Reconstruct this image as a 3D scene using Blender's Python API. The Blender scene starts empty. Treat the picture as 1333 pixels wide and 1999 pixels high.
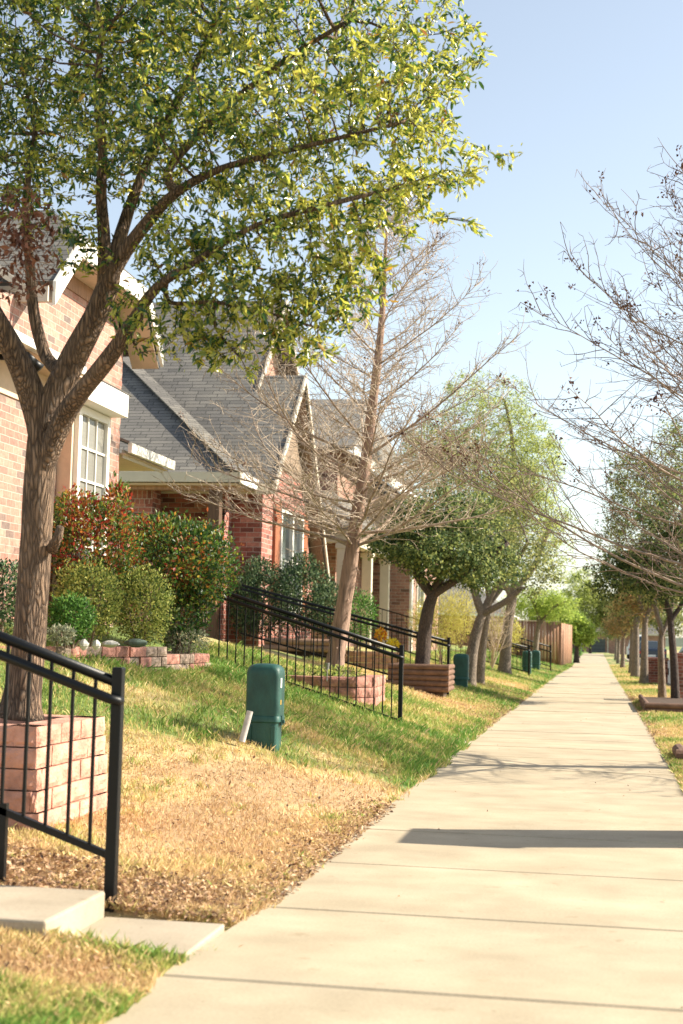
import bpy, math, random
import numpy as np
from mathutils import Vector, Matrix
random.seed(7); rng = np.random.default_rng(7)
S = bpy.context.scene
C = S.collection
R = math.radians

# ------------------------------------------------------------------ camera
F, ROLL, CAMH, CX, CY = 2777.0, 0.024, 1.25, 666.5, 999.5
def _axes():
    y = np.array([1163-CX, -(1250-CY), F]); y /= np.linalg.norm(y)
    z = np.array([ROLL, 1, -(ROLL*y[0]+y[1])/y[2]]); z /= np.linalg.norm(z)
    x = np.cross(y, z)
    if x[0] < 0: x = -x
    return np.array([x, y, z])
AX = _axes()
def at(px, py, X=None, Y=None, Z=None, d=None):
    """a pixel of the 1333x1999 photograph -> world point on a plane / at a depth"""
    w = AX @ np.array([(px-CX)/F, -(py-CY)/F, 1.0])
    if X is not None: t = X/w[0]
    elif Y is not None: t = Y/w[1]
    elif Z is not None: t = (Z-CAMH)/w[2]
    else: t = d
    p = w*t; p[2] += CAMH
    return Vector(p)
cam = bpy.data.cameras.new('camera'); co = bpy.data.objects.new('camera', cam); C.objects.link(co)
M = Matrix(((AX[0][0], AX[0][1], -AX[0][2], 0), (AX[1][0], AX[1][1], -AX[1][2], 0), (AX[2][0], AX[2][1], -AX[2][2], CAMH), (0, 0, 0, 1)))
co.matrix_world = M
cam.sensor_fit = 'VERTICAL'; cam.sensor_height = 36.0; cam.lens = F/1999*36.0
cam.clip_start = 0.1; cam.clip_end = 3000
cam.dof.use_dof = True; cam.dof.focus_distance = 12.5; cam.dof.aperture_fstop = 3.2
S.camera = co

# ------------------------------------------------------------------ light
SUN_AZ, SUN_EL = 72.0, 34.0
W = bpy.data.worlds.new('World'); S.world = W; W.use_nodes = True
nt = W.node_tree; nt.nodes.clear()
sky = nt.nodes.new('ShaderNodeTexSky'); sky.sky_type = 'NISHITA'; sky.sun_disc = False
sky.sun_elevation = R(SUN_EL); sky.sun_rotation = R(SUN_AZ)
sky.air_density = 1.0; sky.dust_density = 0.8; sky.ozone_density = 1.0
bg = nt.nodes.new('ShaderNodeBackground'); bg.inputs['Strength'].default_value = 0.105
wo = nt.nodes.new('ShaderNodeOutputWorld')
hs = nt.nodes.new('ShaderNodeHueSaturation'); hs.inputs['Saturation'].default_value = 0.66
nt.links.new(sky.outputs[0], hs.inputs['Color']); tint = nt.nodes.new('ShaderNodeMix'); tint.data_type = 'RGBA'; tint.blend_type = 'MULTIPLY'; tint.inputs[0].default_value = 1.0; tint.inputs[7].default_value = (1.04, 1.04, 1.0, 1)
nt.links.new(hs.outputs[0], tint.inputs[6]); nt.links.new(tint.outputs[2], bg.inputs[0]); nt.links.new(bg.outputs[0], wo.inputs[0])
sun = bpy.data.lights.new('sun', 'SUN'); sun.energy = 5.0; sun.angle = R(0.55); sun.color = (1.0, 0.90, 0.74)
so = bpy.data.objects.new('sun', sun); C.objects.link(so)
sd = Vector((math.sin(R(SUN_AZ))*math.cos(R(SUN_EL)), math.cos(R(SUN_AZ))*math.cos(R(SUN_EL)), math.sin(R(SUN_EL))))
so.rotation_euler = sd.to_track_quat('Z', 'Y').to_euler()
S.view_settings.view_transform = 'Standard'; S.view_settings.look = 'None'
S.view_settings.exposure = 1.15; S.view_settings.gamma = 1.0
S.render.engine = 'CYCLES'
S.cycles.max_bounces = 6; S.cycles.transmission_bounces = 4; S.cycles.transparent_max_bounces = 4

# ------------------------------------------------------------------ materials
def newmat(name):
    m = bpy.data.materials.new(name); m.use_nodes = True
    n = m.node_tree; b = n.nodes['Principled BSDF']
    return m, n, b, (lambda a, c: n.links.new(a, c))
def N(n, t, **kw):
    o = n.nodes.new(t)
    for k, v in kw.items():
        if k in o.inputs.keys(): o.inputs[k].default_value = v
        else: setattr(o, k, v)
    return o
def ramp(n, stops):
    r = n.nodes.new('ShaderNodeValToRGB'); cr = r.color_ramp
    while len(cr.elements) < len(stops): cr.elements.new(0.5)
    for e, (p, c) in zip(cr.elements, stops): e.position = p; e.color = (*c, 1)
    return r
def simple(name, col, rough=0.6, var=0.15, scale=8, bump=0.0, bscale=60, metal=0, spec=0.4, stretch=(1,1,1)):
    m, n, b, L = newmat(name)
    tc = N(n, 'ShaderNodeTexCoord'); mp = N(n, 'ShaderNodeMapping'); mp.inputs['Scale'].default_value = stretch
    L(tc.outputs['Object'], mp.inputs[0])
    no = N(n, 'ShaderNodeTexNoise', Scale=scale, Detail=6.0, Roughness=0.65); L(mp.outputs[0], no.inputs['Vector'])
    lo = tuple(max(0, c*(1-var*1.6)) for c in col); hi = tuple(min(1, c*(1+var*1.6)) for c in col)
    r = ramp(n, [(0.25, lo), (0.75, hi)]); L(no.outputs[0], r.inputs[0]); L(r.outputs[0], b.inputs['Base Color'])
    b.inputs['Roughness'].default_value = rough; b.inputs['Metallic'].default_value = metal
    b.inputs['Specular IOR Level'].default_value = spec
    if bump:
        n2 = N(n, 'ShaderNodeTexNoise', Scale=bscale, Detail=5.0); L(mp.outputs[0], n2.inputs['Vector'])
        bp = N(n, 'ShaderNodeBump', Strength=bump, Distance=0.01); L(n2.outputs[0], bp.inputs['Height']); L(bp.outputs[0], b.inputs['Normal'])
    return m
def brickmat(name, stops, mortar, bw=0.215, rh=0.0762, ms=0.010, dark=0.0):
    m, n, b, L = newmat(name)
    uv = N(n, 'ShaderNodeUVMap'); br = N(n, 'ShaderNodeTexBrick')
    br.inputs['Scale'].default_value = 1.0; br.inputs['Brick Width'].default_value = bw; br.inputs['Row Height'].default_value = rh
    br.inputs['Mortar Size'].default_value = ms*0.5; br.inputs['Mortar Smooth'].default_value = 0.15
    br.inputs['Color1'].default_value = (0, 0, 0, 1); br.inputs['Color2'].default_value = (1, 1, 1, 1); br.inputs['Mortar'].default_value = (0.5, 0.5, 0.5, 1)
    wob = N(n, 'ShaderNodeTexNoise', Scale=14.0, Detail=2.0); L(uv.outputs[0], wob.inputs['Vector'])
    sb = N(n, 'ShaderNodeVectorMath', operation='MULTIPLY_ADD'); L(wob.outputs[1], sb.inputs[0]); sb.inputs[1].default_value = (0.006, 0.006, 0); L(uv.outputs[0], sb.inputs[2])
    L(sb.outputs[0], br.inputs['Vector'])
    r = ramp(n, stops); L(br.outputs['Color'], r.inputs[0])
    no = N(n, 'ShaderNodeTexNoise', Scale=22.0, Detail=5.0, Roughness=0.7); L(uv.outputs[0], no.inputs['Vector'])
    mx = N(n, 'ShaderNodeMix', data_type='RGBA', blend_type='MULTIPLY'); mx.inputs[0].default_value = 0.75
    r2 = ramp(n, [(0.3, (0.55, 0.5, 0.47)), (0.7, (1.3, 1.25, 1.2))]); L(no.outputs[0], r2.inputs[0])
    L(r.outputs[0], mx.inputs[6]); L(r2.outputs[0], mx.inputs[7])
    mm = N(n, 'ShaderNodeMix', data_type='RGBA'); L(br.outputs['Fac'], mm.inputs[0]); L(mx.outputs[2], mm.inputs[6]); mm.inputs[7].default_value = (*mortar, 1)
    L(mm.outputs[2], b.inputs['Base Color']); b.inputs['Roughness'].default_value = 0.88
    iv = N(n, 'ShaderNodeMath', operation='SUBTRACT'); iv.inputs[0].default_value = 1.0; L(br.outputs['Fac'], iv.inputs[1])
    ad = N(n, 'ShaderNodeMath', operation='MULTIPLY_ADD'); L(no.outputs[0], ad.inputs[0]); ad.inputs[1].default_value = 0.35; L(iv.outputs[0], ad.inputs[2])
    bp = N(n, 'ShaderNodeBump', Strength=0.8, Distance=0.008); L(ad.outputs[0], bp.inputs['Height']); L(bp.outputs[0], b.inputs['Normal'])
    return m
def attrmat(name, stops, trans=0.0, rough=0.5, spec=0.4, tstops=None, attr='tone'):
    m, n, b, L = newmat(name)
    a = N(n, 'ShaderNodeAttribute', attribute_name=attr)
    r = ramp(n, stops); L(a.outputs['Fac'], r.inputs[0]); L(r.outputs[0], b.inputs['Base Color'])
    b.inputs['Roughness'].default_value = rough; b.inputs['Specular IOR Level'].default_value = spec
    if trans:
        t = N(n, 'ShaderNodeBsdfTranslucent'); r2 = ramp(n, tstops or stops); L(a.outputs['Fac'], r2.inputs[0]); L(r2.outputs[0], t.inputs[0])
        mx = N(n, 'ShaderNodeMixShader'); mx.inputs[0].default_value = trans
        L(b.outputs[0], mx.inputs[1]); L(t.outputs[0], mx.inputs[2]); L(mx.outputs[0], n.nodes['Material Output'].inputs[0])
    return m

m_brick_pink = brickmat('brick_pink_buff', [(0.0, (0.16, 0.13, 0.12)), (0.10, (0.26, 0.18, 0.15)), (0.2, (0.38, 0.185, 0.145)), (0.6, (0.44, 0.23, 0.18)), (1.0, (0.47, 0.29, 0.23))], (0.46, 0.37, 0.31))
m_brick_red = brickmat('brick_red', [(0.0, (0.15, 0.06, 0.05)), (0.3, (0.30, 0.10, 0.075)), (0.7, (0.40, 0.15, 0.115)), (1.0, (0.48, 0.25, 0.20))], (0.46, 0.38, 0.33))
m_brick_tan = brickmat('brick_rose_tan', [(0.0, (0.14, 0.08, 0.06)), (0.25, (0.30, 0.15, 0.11)), (1.0, (0.44, 0.25, 0.19))], (0.42, 0.35, 0.29))
def shinglemat(name, cols):
    m, n, b, L = newmat(name)
    uv = N(n, 'ShaderNodeUVMap'); br = N(n, 'ShaderNodeTexBrick')
    br.inputs['Scale'].default_value = 1.0; br.inputs['Brick Width'].default_value = 0.26; br.inputs['Row Height'].default_value = 0.095
    br.inputs['Mortar Size'].default_value = 0.007; br.inputs['Mortar Smooth'].default_value = 0.3; br.offset = 0.37; br.squash = 1.4; br.squash_frequency = 3
    br.inputs['Color1'].default_value = (0, 0, 0, 1); br.inputs['Color2'].default_value = (1, 1, 1, 1); br.inputs['Mortar'].default_value = (0, 0, 0, 1)
    L(uv.outputs[0], br.inputs['Vector'])
    r = ramp(n, [(0, cols[0]), (0.5, cols[1]), (1, cols[2])]); L(br.outputs['Color'], r.inputs[0])
    no = N(n, 'ShaderNodeTexNoise', Scale=90.0, Detail=4.0); L(uv.outputs[0], no.inputs['Vector'])
    no3 = N(n, 'ShaderNodeTexNoise', Scale=0.9, Detail=4.0); L(uv.outputs[0], no3.inputs['Vector'])
    r2 = ramp(n, [(0.3, (0.6, 0.6, 0.62)), (0.7, (1.35, 1.3, 1.25))]); L(no.outputs[0], r2.inputs[0])
    r3 = ramp(n, [(0.35, (0.8, 0.8, 0.82)), (0.65, (1.15, 1.13, 1.08))]); L(no3.outputs[0], r3.inputs[0])
    mx = N(n, 'ShaderNodeMix', data_type='RGBA', blend_type='MULTIPLY'); mx.inputs[0].default_value = 1; L(r.outputs[0], mx.inputs[6]); L(r2.outputs[0], mx.inputs[7])
    mx2 = N(n, 'ShaderNodeMix', data_type='RGBA', blend_type='MULTIPLY'); mx2.inputs[0].default_value = 1; L(mx.outputs[2], mx2.inputs[6]); L(r3.outputs[0], mx2.inputs[7])
    m3 = N(n, 'ShaderNodeMix', data_type='RGBA'); L(br.outputs['Fac'], m3.inputs[0]); L(mx2.outputs[2], m3.inputs[6]); m3.inputs[7].default_value = (0.035, 0.034, 0.032, 1)  # dark lines: butt-edge shadow painted into the colour, along with real tab slots
    L(m3.outputs[2], b.inputs['Base Color']); b.inputs['Roughness'].default_value = 0.9
    # each course is a wedge: thick butt edge at its foot, tapering up under the next
    sp = N(n, 'ShaderNodeSeparateXYZ'); L(uv.outputs[0], sp.inputs[0])
    dv = N(n, 'ShaderNodeMath', operation='DIVIDE'); L(sp.outputs[1], dv.inputs[0]); dv.inputs[1].default_value = 0.095
    fr = N(n, 'ShaderNodeMath', operation='FRACT'); L(dv.outputs[0], fr.inputs[0])
    iv = N(n, 'ShaderNodeMath', operation='SUBTRACT'); iv.inputs[0].default_value = 1.0; L(fr.outputs[0], iv.inputs[1])
    m2 = N(n, 'ShaderNodeMath', operation='MULTIPLY_ADD'); L(br.outputs['Color'], m2.inputs[0]); m2.inputs[1].default_value = 0.35; L(iv.outputs[0], m2.inputs[2])
    bp = N(n, 'ShaderNodeBump', Strength=1.0, Distance=0.02); L(m2.outputs[0], bp.inputs['Height']); L(bp.outputs[0], b.inputs['Normal'])
    return m
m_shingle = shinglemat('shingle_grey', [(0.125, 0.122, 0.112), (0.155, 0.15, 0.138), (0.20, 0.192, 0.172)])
m_white = simple('white_painted_trim', (0.80, 0.77, 0.70), 0.5, 0.03, 5)
m_cream = simple('cream_painted_trim', (0.58, 0.52, 0.42), 0.55, 0.05, 5)
m_tanwood = simple('tan_painted_siding', (0.60, 0.46, 0.33), 0.6, 0.08, 6, 0.2, 30)
m_olive = simple('olive_brown_siding', (0.24, 0.17, 0.115), 0.7, 0.2, 6, 0.3, 20, stretch=(6, 6, .6))
m_siding = simple('weathered_wood_siding', (0.33, 0.19, 0.12), 0.75, 0.3, 5, 0.5, 18, stretch=(8, 8, 0.6))
m_darkwood = simple('dark_stained_post', (0.11, 0.06, 0.035), 0.6, 0.25, 5, 0.3, 30, stretch=(6, 6, 0.6))
m_shutter = simple('red_brown_stained_shutter', (0.30, 0.10, 0.045), 0.55, 0.25, 5, 0.3, 30, stretch=(6, 6, 0.6))
m_fencewood = None
m_black = simple('black_painted_steel', (0.003, 0.0035, 0.0045), 0.42, 0.2, 30, 0.05, 80, spec=0.3)
m_green = simple('green_plastic', (0.018, 0.075, 0.062), 0.5, 0.3, 5, 0.2, 120, stretch=(1, 1, .5))
m_pvc = simple('grey_white_pipe', (0.50, 0.47, 0.45), 0.6, 0.15, 14)
m_warn = simple('yellow_warning_mark', (0.6, 0.35, 0.03), 0.5, 0.05)
m_label = simple('white_sticker', (0.6, 0.62, 0.6), 0.5, 0.05)
m_glass, n, b, L = newmat('window_glass'); b.inputs['Base Color'].default_value = (0.16, 0.18, 0.17, 1); b.inputs['Roughness'].default_value = 0.06; b.inputs['Specular IOR Level'].default_value = 0.9
m_blind = simple('pale_blind', (0.22, 0.215, 0.19), 0.25, 0.08, 3, stretch=(0.2, 0.2, 20))
m_darkglass, n, b, L = newmat('dark_glass'); b.inputs['Base Color'].default_value = (0.03, 0.04, 0.045, 1); b.inputs['Roughness'].default_value = 0.08; b.inputs['Specular IOR Level'].default_value = 0.8
m_lampglass = simple('frosted_lamp_glass', (0.6, 0.56, 0.48), 0.4, 0.05)
m_blockpink = simple('pink_concrete_block', (0.52, 0.27, 0.195), 0.9, 0.33, 5, 1.0, 60)
m_blockred = simple('red_split_block', (0.40, 0.19, 0.145), 0.9, 0.4, 7, 1.0, 35)
m_blockgrey = simple('grey_brown_split_block', (0.27, 0.20, 0.155), 0.9, 0.4, 7, 1.0, 35)
m_log = simple('brown_log_edging', (0.16, 0.09, 0.06), 0.85, 0.35, 6, 0.6, 30)
m_logtan = simple('tan_log_edging', (0.36, 0.22, 0.15), 0.85, 0.3, 6, 0.6, 30)
m_mulch = simple('dark_mulch', (0.08, 0.05, 0.035), 0.95, 0.4, 30, 1.0, 60)
m_stone_white = simple('pale_stone', (0.52, 0.50, 0.45), 0.8, 0.2, 10, 0.5, 40)
m_asphalt = simple('asphalt', (0.06, 0.06, 0.058), 0.9, 0.2, 20, 0.4, 200)
m_garage = simple('dark_garage_door', (0.07, 0.075, 0.08), 0.5, 0.08)
m_car_dark = simple('dark_blue_car_paint', (0.012, 0.02, 0.035), 0.25, 0.05, spec=0.8)
m_car_white = simple('white_car_paint', (0.75, 0.76, 0.76), 0.3, 0.03, spec=0.7)
m_rubber = simple('tyre_rubber', (0.02, 0.02, 0.02), 0.8, 0.1)
m_metal = simple('grey_metal', (0.35, 0.35, 0.35), 0.4, 0.1, metal=0.8)

def concrete(name, base):
    m, n, b, L = newmat(name)
    g = N(n, 'ShaderNodeNewGeometry')
    n1 = N(n, 'ShaderNodeTexNoise', Scale=0.9, Detail=6.0, Roughness=0.6); L(g.outputs['Position'], n1.inputs['Vector'])
    n2 = N(n, 'ShaderNodeTexNoise', Scale=75.0, Detail=6.0, Roughness=.8); L(g.outputs['Position'], n2.inputs['Vector'])
    mp = N(n, 'ShaderNodeMapping'); mp.inputs['Scale'].default_value = (1.5, 3.5, 1); L(g.outputs['Position'], mp.inputs[0])
    n3 = N(n, 'ShaderNodeTexNoise', Scale=1.0, Detail=5.0); L(mp.outputs[0], n3.inputs['Vector'])
    r1 = ramp(n, [(0.3, tuple(c*0.84 for c in base)), (0.7, tuple(c*1.1 for c in base))]); L(n1.outputs[0], r1.inputs[0])
    r2 = ramp(n, [(0.3, (0.82, 0.82, 0.82)), (0.7, (1.12, 1.12, 1.12))]); L(n2.outputs[0], r2.inputs[0])
    r3 = ramp(n, [(0.35, (0.92, 0.915, 0.90)), (0.65, (1.04, 1.04, 1.03))]); L(n3.outputs[0], r3.inputs[0])
    a = N(n, 'ShaderNodeMix', data_type='RGBA', blend_type='MULTIPLY'); a.inputs[0].default_value = 1; L(r1.outputs[0], a.inputs[6]); L(r2.outputs[0], a.inputs[7])
    c = N(n, 'ShaderNodeMix', data_type='RGBA', blend_type='MULTIPLY'); c.inputs[0].default_value = 1; L(a.outputs[2], c.inputs[6]); L(r3.outputs[0], c.inputs[7])
    # small stains
    n4 = N(n, 'ShaderNodeTexNoise', Scale=7.0, Detail=3.0); L(g.outputs['Position'], n4.inputs['Vector'])
    r4 = ramp(n, [(0.66, (1, 1, 1)), (0.74, (0.84, 0.81, 0.76))]); L(n4.outputs[0], r4.inputs[0])
    e = N(n, 'ShaderNodeMix', data_type='RGBA', blend_type='MULTIPLY'); e.inputs[0].default_value = 1; L(c.outputs[2], e.inputs[6]); L(r4.outputs[0], e.inputs[7])
    dn = N(n, 'ShaderNodeTexNoise', Scale=2.2, Detail=4.0); L(g.outputs['Position'], dn.inputs['Vector'])
    dv = N(n, 'ShaderNodeVectorMath', operation='MULTIPLY_ADD'); L(dn.outputs[1], dv.inputs[0]); dv.inputs[1].default_value = (.5, .5, 0); L(g.outputs['Position'], dv.inputs[2])
    rc = ramp(n, [(0.35, (.88, .87, .84)), (0.62, (1.03, 1.03, 1.02))]); L(dn.outputs[0], rc.inputs[0])
    n6 = N(n, 'ShaderNodeTexNoise', Scale=38.0, Detail=2.0); L(g.outputs['Position'], n6.inputs['Vector']); r6 = ramp(n, [(0.70, (1, 1, 1)), (0.76, (.72, .68, .62))]); L(n6.outputs[0], r6.inputs[0])
    e2 = N(n, 'ShaderNodeMix', data_type='RGBA', blend_type='MULTIPLY'); e2.inputs[0].default_value = 1; L(e.outputs[2], e2.inputs[6]); L(rc.outputs[0], e2.inputs[7])
    e3 = N(n, 'ShaderNodeMix', data_type='RGBA', blend_type='MULTIPLY'); e3.inputs[0].default_value = 1; L(e2.outputs[2], e3.inputs[6]); L(r6.outputs[0], e3.inputs[7])
    L(e3.outputs[2], b.inputs['Base Color']); b.inputs['Roughness'].default_value = 0.85
    bp = N(n, 'ShaderNodeBump', Strength=0.25, Distance=0.004); L(n2.outputs[0], bp.inputs['Height']); L(bp.outputs[0], b.inputs['Normal'])
    return m
m_conc = concrete('sidewalk_concrete', (0.46, 0.385, 0.272))
m_conc2 = concrete('step_concrete', (0.44, 0.37, 0.28))

def barkmat(name, lo, hi, sc=1.0, strength=1.0):
    m, n, b, L = newmat(name)
    tc = N(n, 'ShaderNodeTexCoord'); mp = N(n, 'ShaderNodeMapping'); mp.inputs['Scale'].default_value = (1, 1, 0.16); L(tc.outputs['Object'], mp.inputs[0])
    n0 = N(n, 'ShaderNodeTexNoise', Scale=9.0*sc, Detail=3.0); L(mp.outputs[0], n0.inputs['Vector'])
    v = N(n, 'ShaderNodeVectorMath', operation='MULTIPLY_ADD'); L(n0.outputs[1], v.inputs[0]); v.inputs[1].default_value = (0.09/sc,)*3; L(mp.outputs[0], v.inputs[2])
    vo = N(n, 'ShaderNodeTexVoronoi', Scale=52.0*sc); vo.feature = 'DISTANCE_TO_EDGE'; L(v.outputs[0], vo.inputs['Vector'])
    n1 = N(n, 'ShaderNodeTexNoise', Scale=70.0*sc, Detail=6.0, Roughness=0.7); L(mp.outputs[0], n1.inputs['Vector'])
    r0 = ramp(n, [(0.0, (0, 0, 0)), (0.36, (1, 1, 1))]); L(vo.outputs[0], r0.inputs[0])
    ad = N(n, 'ShaderNodeMath', operation='MULTIPLY_ADD'); L(n1.outputs[0], ad.inputs[0]); ad.inputs[1].default_value = 0.8; L(r0.outputs[0], ad.inputs[2])
    dv = N(n, 'ShaderNodeMath', operation='MULTIPLY'); L(ad.outputs[0], dv.inputs[0]); dv.inputs[1].default_value = 0.56
    n5 = N(n, 'ShaderNodeTexNoise', Scale=4.0, Detail=3.0); L(tc.outputs['Object'], n5.inputs['Vector'])
    a2 = N(n, 'ShaderNodeMath', operation='MULTIPLY_ADD'); L(n5.outputs[0], a2.inputs[0]); a2.inputs[1].default_value = 0.5; L(dv.outputs[0], a2.inputs[2])
    r = ramp(n, [(0.38, lo), (0.95, hi)]); L(a2.outputs[0], r.inputs[0]); L(r.outputs[0], b.inputs['Base Color'])
    b.inputs['Roughness'].default_value = 0.9
    bp = N(n, 'ShaderNodeBump', Strength=strength, Distance=0.018); L(ad.outputs[0], bp.inputs['Height']); L(bp.outputs[0], b.inputs['Normal'])
    return m
m_bark = barkmat('oak_bark', (0.025, 0.015, 0.010), (0.28, 0.185, 0.12), 1.0, 1.0)
m_bark2 = barkmat('grey_bark', (0.09, 0.07, 0.055), (0.33, 0.26, 0.20), 1.3, 0.6)
m_bark_dark = barkmat('dark_bark', (0.03, 0.022, 0.018), (0.11, 0.075, 0.06), 1.3, 0.6)
m_cyp = simple('cypress_shreddy_bark', (0.30, 0.20, 0.15), 0.9, 0.42, 10, 1.0, 35, stretch=(4, 4, 0.35))
m_twig = simple('pale_twig', (0.45, 0.365, 0.28), 0.85, 0.3, 12)
m_limb = simple('cypress_limb_bark', (0.31, 0.235, 0.18), 0.85, 0.35, 12)
m_twig2 = simple('brown_twig', (0.22, 0.155, 0.115), 0.85, 0.3, 12)
m_cone = attrmat('dry_seed_clusters', [(0, (0.07, 0.03, 0.022)), (1, (0.22, 0.10, 0.06))], rough=0.8)

# ------------------------------------------------------------------ mesh helpers
class MB:
    def __init__(s): s.v = []; s.f = []; s.mi = []
    def poly(s, pts, mi=0):
        i = len(s.v); s.v += [tuple(p) for p in pts]; s.f.append(tuple(range(i, i+len(pts)))); s.mi.append(mi); return s
    def box(s, x0, x1, y0, y1, z0, z1, mi=0):
        i = len(s.v)
        s.v += [(x0,y0,z0),(x1,y0,z0),(x1,y1,z0),(x0,y1,z0),(x0,y0,z1),(x1,y0,z1),(x1,y1,z1),(x0,y1,z1)]
        for f in ((0,3,2,1),(4,5,6,7),(0,1,5,4),(1,2,6,5),(2,3,7,6),(3,0,4,7)): s.f.append(tuple(i+k for k in f)); s.mi.append(mi)
        return s
    def prism(s, prof, axis, a, b, mi=0):
        """extrude a closed 2D profile along axis 'x' (prof = y,z), 'y' (x,z) or 'z' (x,y)"""
        def p(u, w, t): return {'x': (t, u, w), 'y': (u, t, w), 'z': (u, w, t)}[axis]
        n = len(prof); i = len(s.v)
        s.v += [p(u, w, a) for u, w in prof] + [p(u, w, b) for u, w in prof]
        s.f.append(tuple(i+k for k in range(n))[::-1]); s.f.append(tuple(i+n+k for k in range(n))); s.mi += [mi, mi]
        for k in range(n):
            s.f.append((i+k, i+(k+1) % n, i+n+(k+1) % n, i+n+k)); s.mi.append(mi)
        return s
    def bar(s, a, b, w, h=None, mi=0):
        a = Vector(a); b = Vector(b); h = h or w; d = (b-a).normalized()
        up = Vector((0, 0, 1)) if abs(d.z) < 0.95 else Vector((1, 0, 0))
        r = d.cross(up).normalized()*w/2; u = r.cross(d).normalized()*h/2
        i = len(s.v); s.v += [tuple(q+o) for q in (a, b) for o in (-r-u, r-u, r+u, -r+u)]
        for f in ((3,2,1,0),(4,5,6,7),(0,1,5,4),(1,2,6,5),(2,3,7,6),(3,0,4,7)): s.f.append(tuple(i+k for k in f)); s.mi.append(mi)
        return s
    def tube(s, pts, rad, n=8, cap=True, mi=0, wob=0.0):
        pts = [Vector(p) for p in pts]; k = len(pts)
        if not hasattr(rad, '__len__'): rad = [rad]*k
        i0 = len(s.v); pr = None
        for j, p in enumerate(pts):
            t = (pts[min(j+1, k-1)]-pts[max(j-1, 0)])
            t = t.normalized() if t.length > 1e-9 else Vector((0, 0, 1))
            if pr is None:
                pr = t.orthogonal().normalized()
            pr = (pr - t*pr.dot(t)); pr = pr.normalized() if pr.length > 1e-6 else t.orthogonal().normalized()
            q = t.cross(pr)
            for a in range(n):
                th = 2*math.pi*a/n; r = rad[j]*(1+(wob*math.sin(3*th+j*0.35)+wob*0.7*math.sin(5*th-j*0.6+1) if wob else 0))
                s.v.append(tuple(p + pr*(math.cos(th)*r) + q*(math.sin(th)*r)))
        for j in range(k-1):
            for a in range(n):
                b2 = (a+1) % n; s.f.append((i0+j*n+a, i0+j*n+b2, i0+(j+1)*n+b2, i0+(j+1)*n+a)); s.mi.append(mi)
        if cap:
            s.f.append(tuple(i0+a for a in range(n))[::-1]); s.f.append(tuple(i0+(k-1)*n+a for a in range(n))); s.mi += [mi, mi]
        return s
    def build(s, name, mats, parent=None, smooth=False, uv=False, bevel=0, loc=None):
        me = bpy.data.meshes.new(name)
        off = Vector(loc) if loc is not None else None
        vs = [tuple(Vector(p)-off) for p in s.v] if off is not None else s.v
        me.from_pydata(vs, [], s.f)
        if not isinstance(mats, (list, tuple)): mats = [mats]
        for m in mats: me.materials.append(m)
        if len(mats) > 1: me.polygons.foreach_set('material_index', s.mi)
        if smooth: me.polygons.foreach_set('use_smooth', [True]*len(me.polygons))
        if uv:
            l = me.uv_layers.new(name='UVMap')
            for p in me.polygons:
                n = p.normal; Z = Vector((0, 0, 1))
                t = Z.cross(n) if abs(n.z) < 0.98 else Vector((1, 0, 0))
                t.normalize(); bb = n.cross(t)
                for li in p.loop_indices:
                    c = s.v[me.loops[li].vertex_index]; c = Vector(c); l.data[li].uv = (c.dot(t)+50, c.dot(bb)+50)
        me.validate(); me.update()
        o = bpy.data.objects.new(name, me); C.objects.link(o)
        if off is not None: o.location = off
        if parent is not None:
            o.parent = parent
            if off is None: o.matrix_parent_inverse = Matrix.Translation(-parent.location)
        if bevel:
            bv = o.modifiers.new('bevel', 'BEVEL'); bv.width = bevel; bv.segments = 2; bv.limit_method = 'ANGLE'; bv.angle_limit = R(40)
        return o
def tag(o, label=None, cat=None, group=None, kind=None):
    if label: o['label'] = label
    if cat: o['category'] = cat
    if group: o['group'] = group
    if kind: o['kind'] = kind
    return o
def thing(name, loc, label, cat, group=None):
    o = bpy.data.objects.new(name, None); C.objects.link(o); o.location = loc; o.empty_display_size = 0.2
    return tag(o, label, cat, group)
def npmesh(name, verts, faces_flat, per, mats, tone=None, tone2=None, parent=None, smooth=False):
    me = bpy.data.meshes.new(name); nv = len(verts); nf = len(faces_flat)//per
    me.vertices.add(nv); me.vertices.foreach_set('co', np.ascontiguousarray(verts, dtype=np.float32).ravel())
    me.loops.add(nf*per); me.loops.foreach_set('vertex_index', np.ascontiguousarray(faces_flat, dtype=np.int32))
    me.polygons.add(nf); me.polygons.foreach_set('loop_start', np.arange(0, nf*per, per, dtype=np.int32))
    me.materials.append(mats)
    if tone is not None:
        a = me.attributes.new('tone', 'FLOAT', 'POINT'); a.data.foreach_set('value', np.ascontiguousarray(tone, dtype=np.float32))
    if smooth: me.polygons.foreach_set('use_smooth', [True]*nf)
    me.update(calc_edges=True); me.validate()
    o = bpy.data.objects.new(name, me); C.objects.link(o)
    if parent is not None: o.parent = parent; o.matrix_parent_inverse = Matrix.Translation(-parent.location)
    return o

# smooth value noise for patches (world space, deterministic)
_g = np.random.default_rng(3).random((64, 64))
def vnoise(x, y, s):
    x = np.asarray(x, float)*s+1000; y = np.asarray(y, float)*s+1000
    xi = np.floor(x).astype(int); yi = np.floor(y).astype(int); fx = x-xi; fy = y-yi
    fx = fx*fx*(3-2*fx); fy = fy*fy*(3-2*fy)
    g = lambda a, b: _g[a % 64, b % 64]
    return (g(xi, yi)*(1-fx)*(1-fy)+g(xi+1, yi)*fx*(1-fy)+g(xi, yi+1)*(1-fx)*fy+g(xi+1, yi+1)*fx*fy)
def fbm(x, y, s): return 0.5*vnoise(x, y, s)+0.3*vnoise(x, y, s*2.3)+0.2*vnoise(x, y, s*5.1)
def sstep(a, b, x): t = np.clip((np.asarray(x, float)-a)/(b-a), 0, 1); return t*t*(3-2*t)

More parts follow.
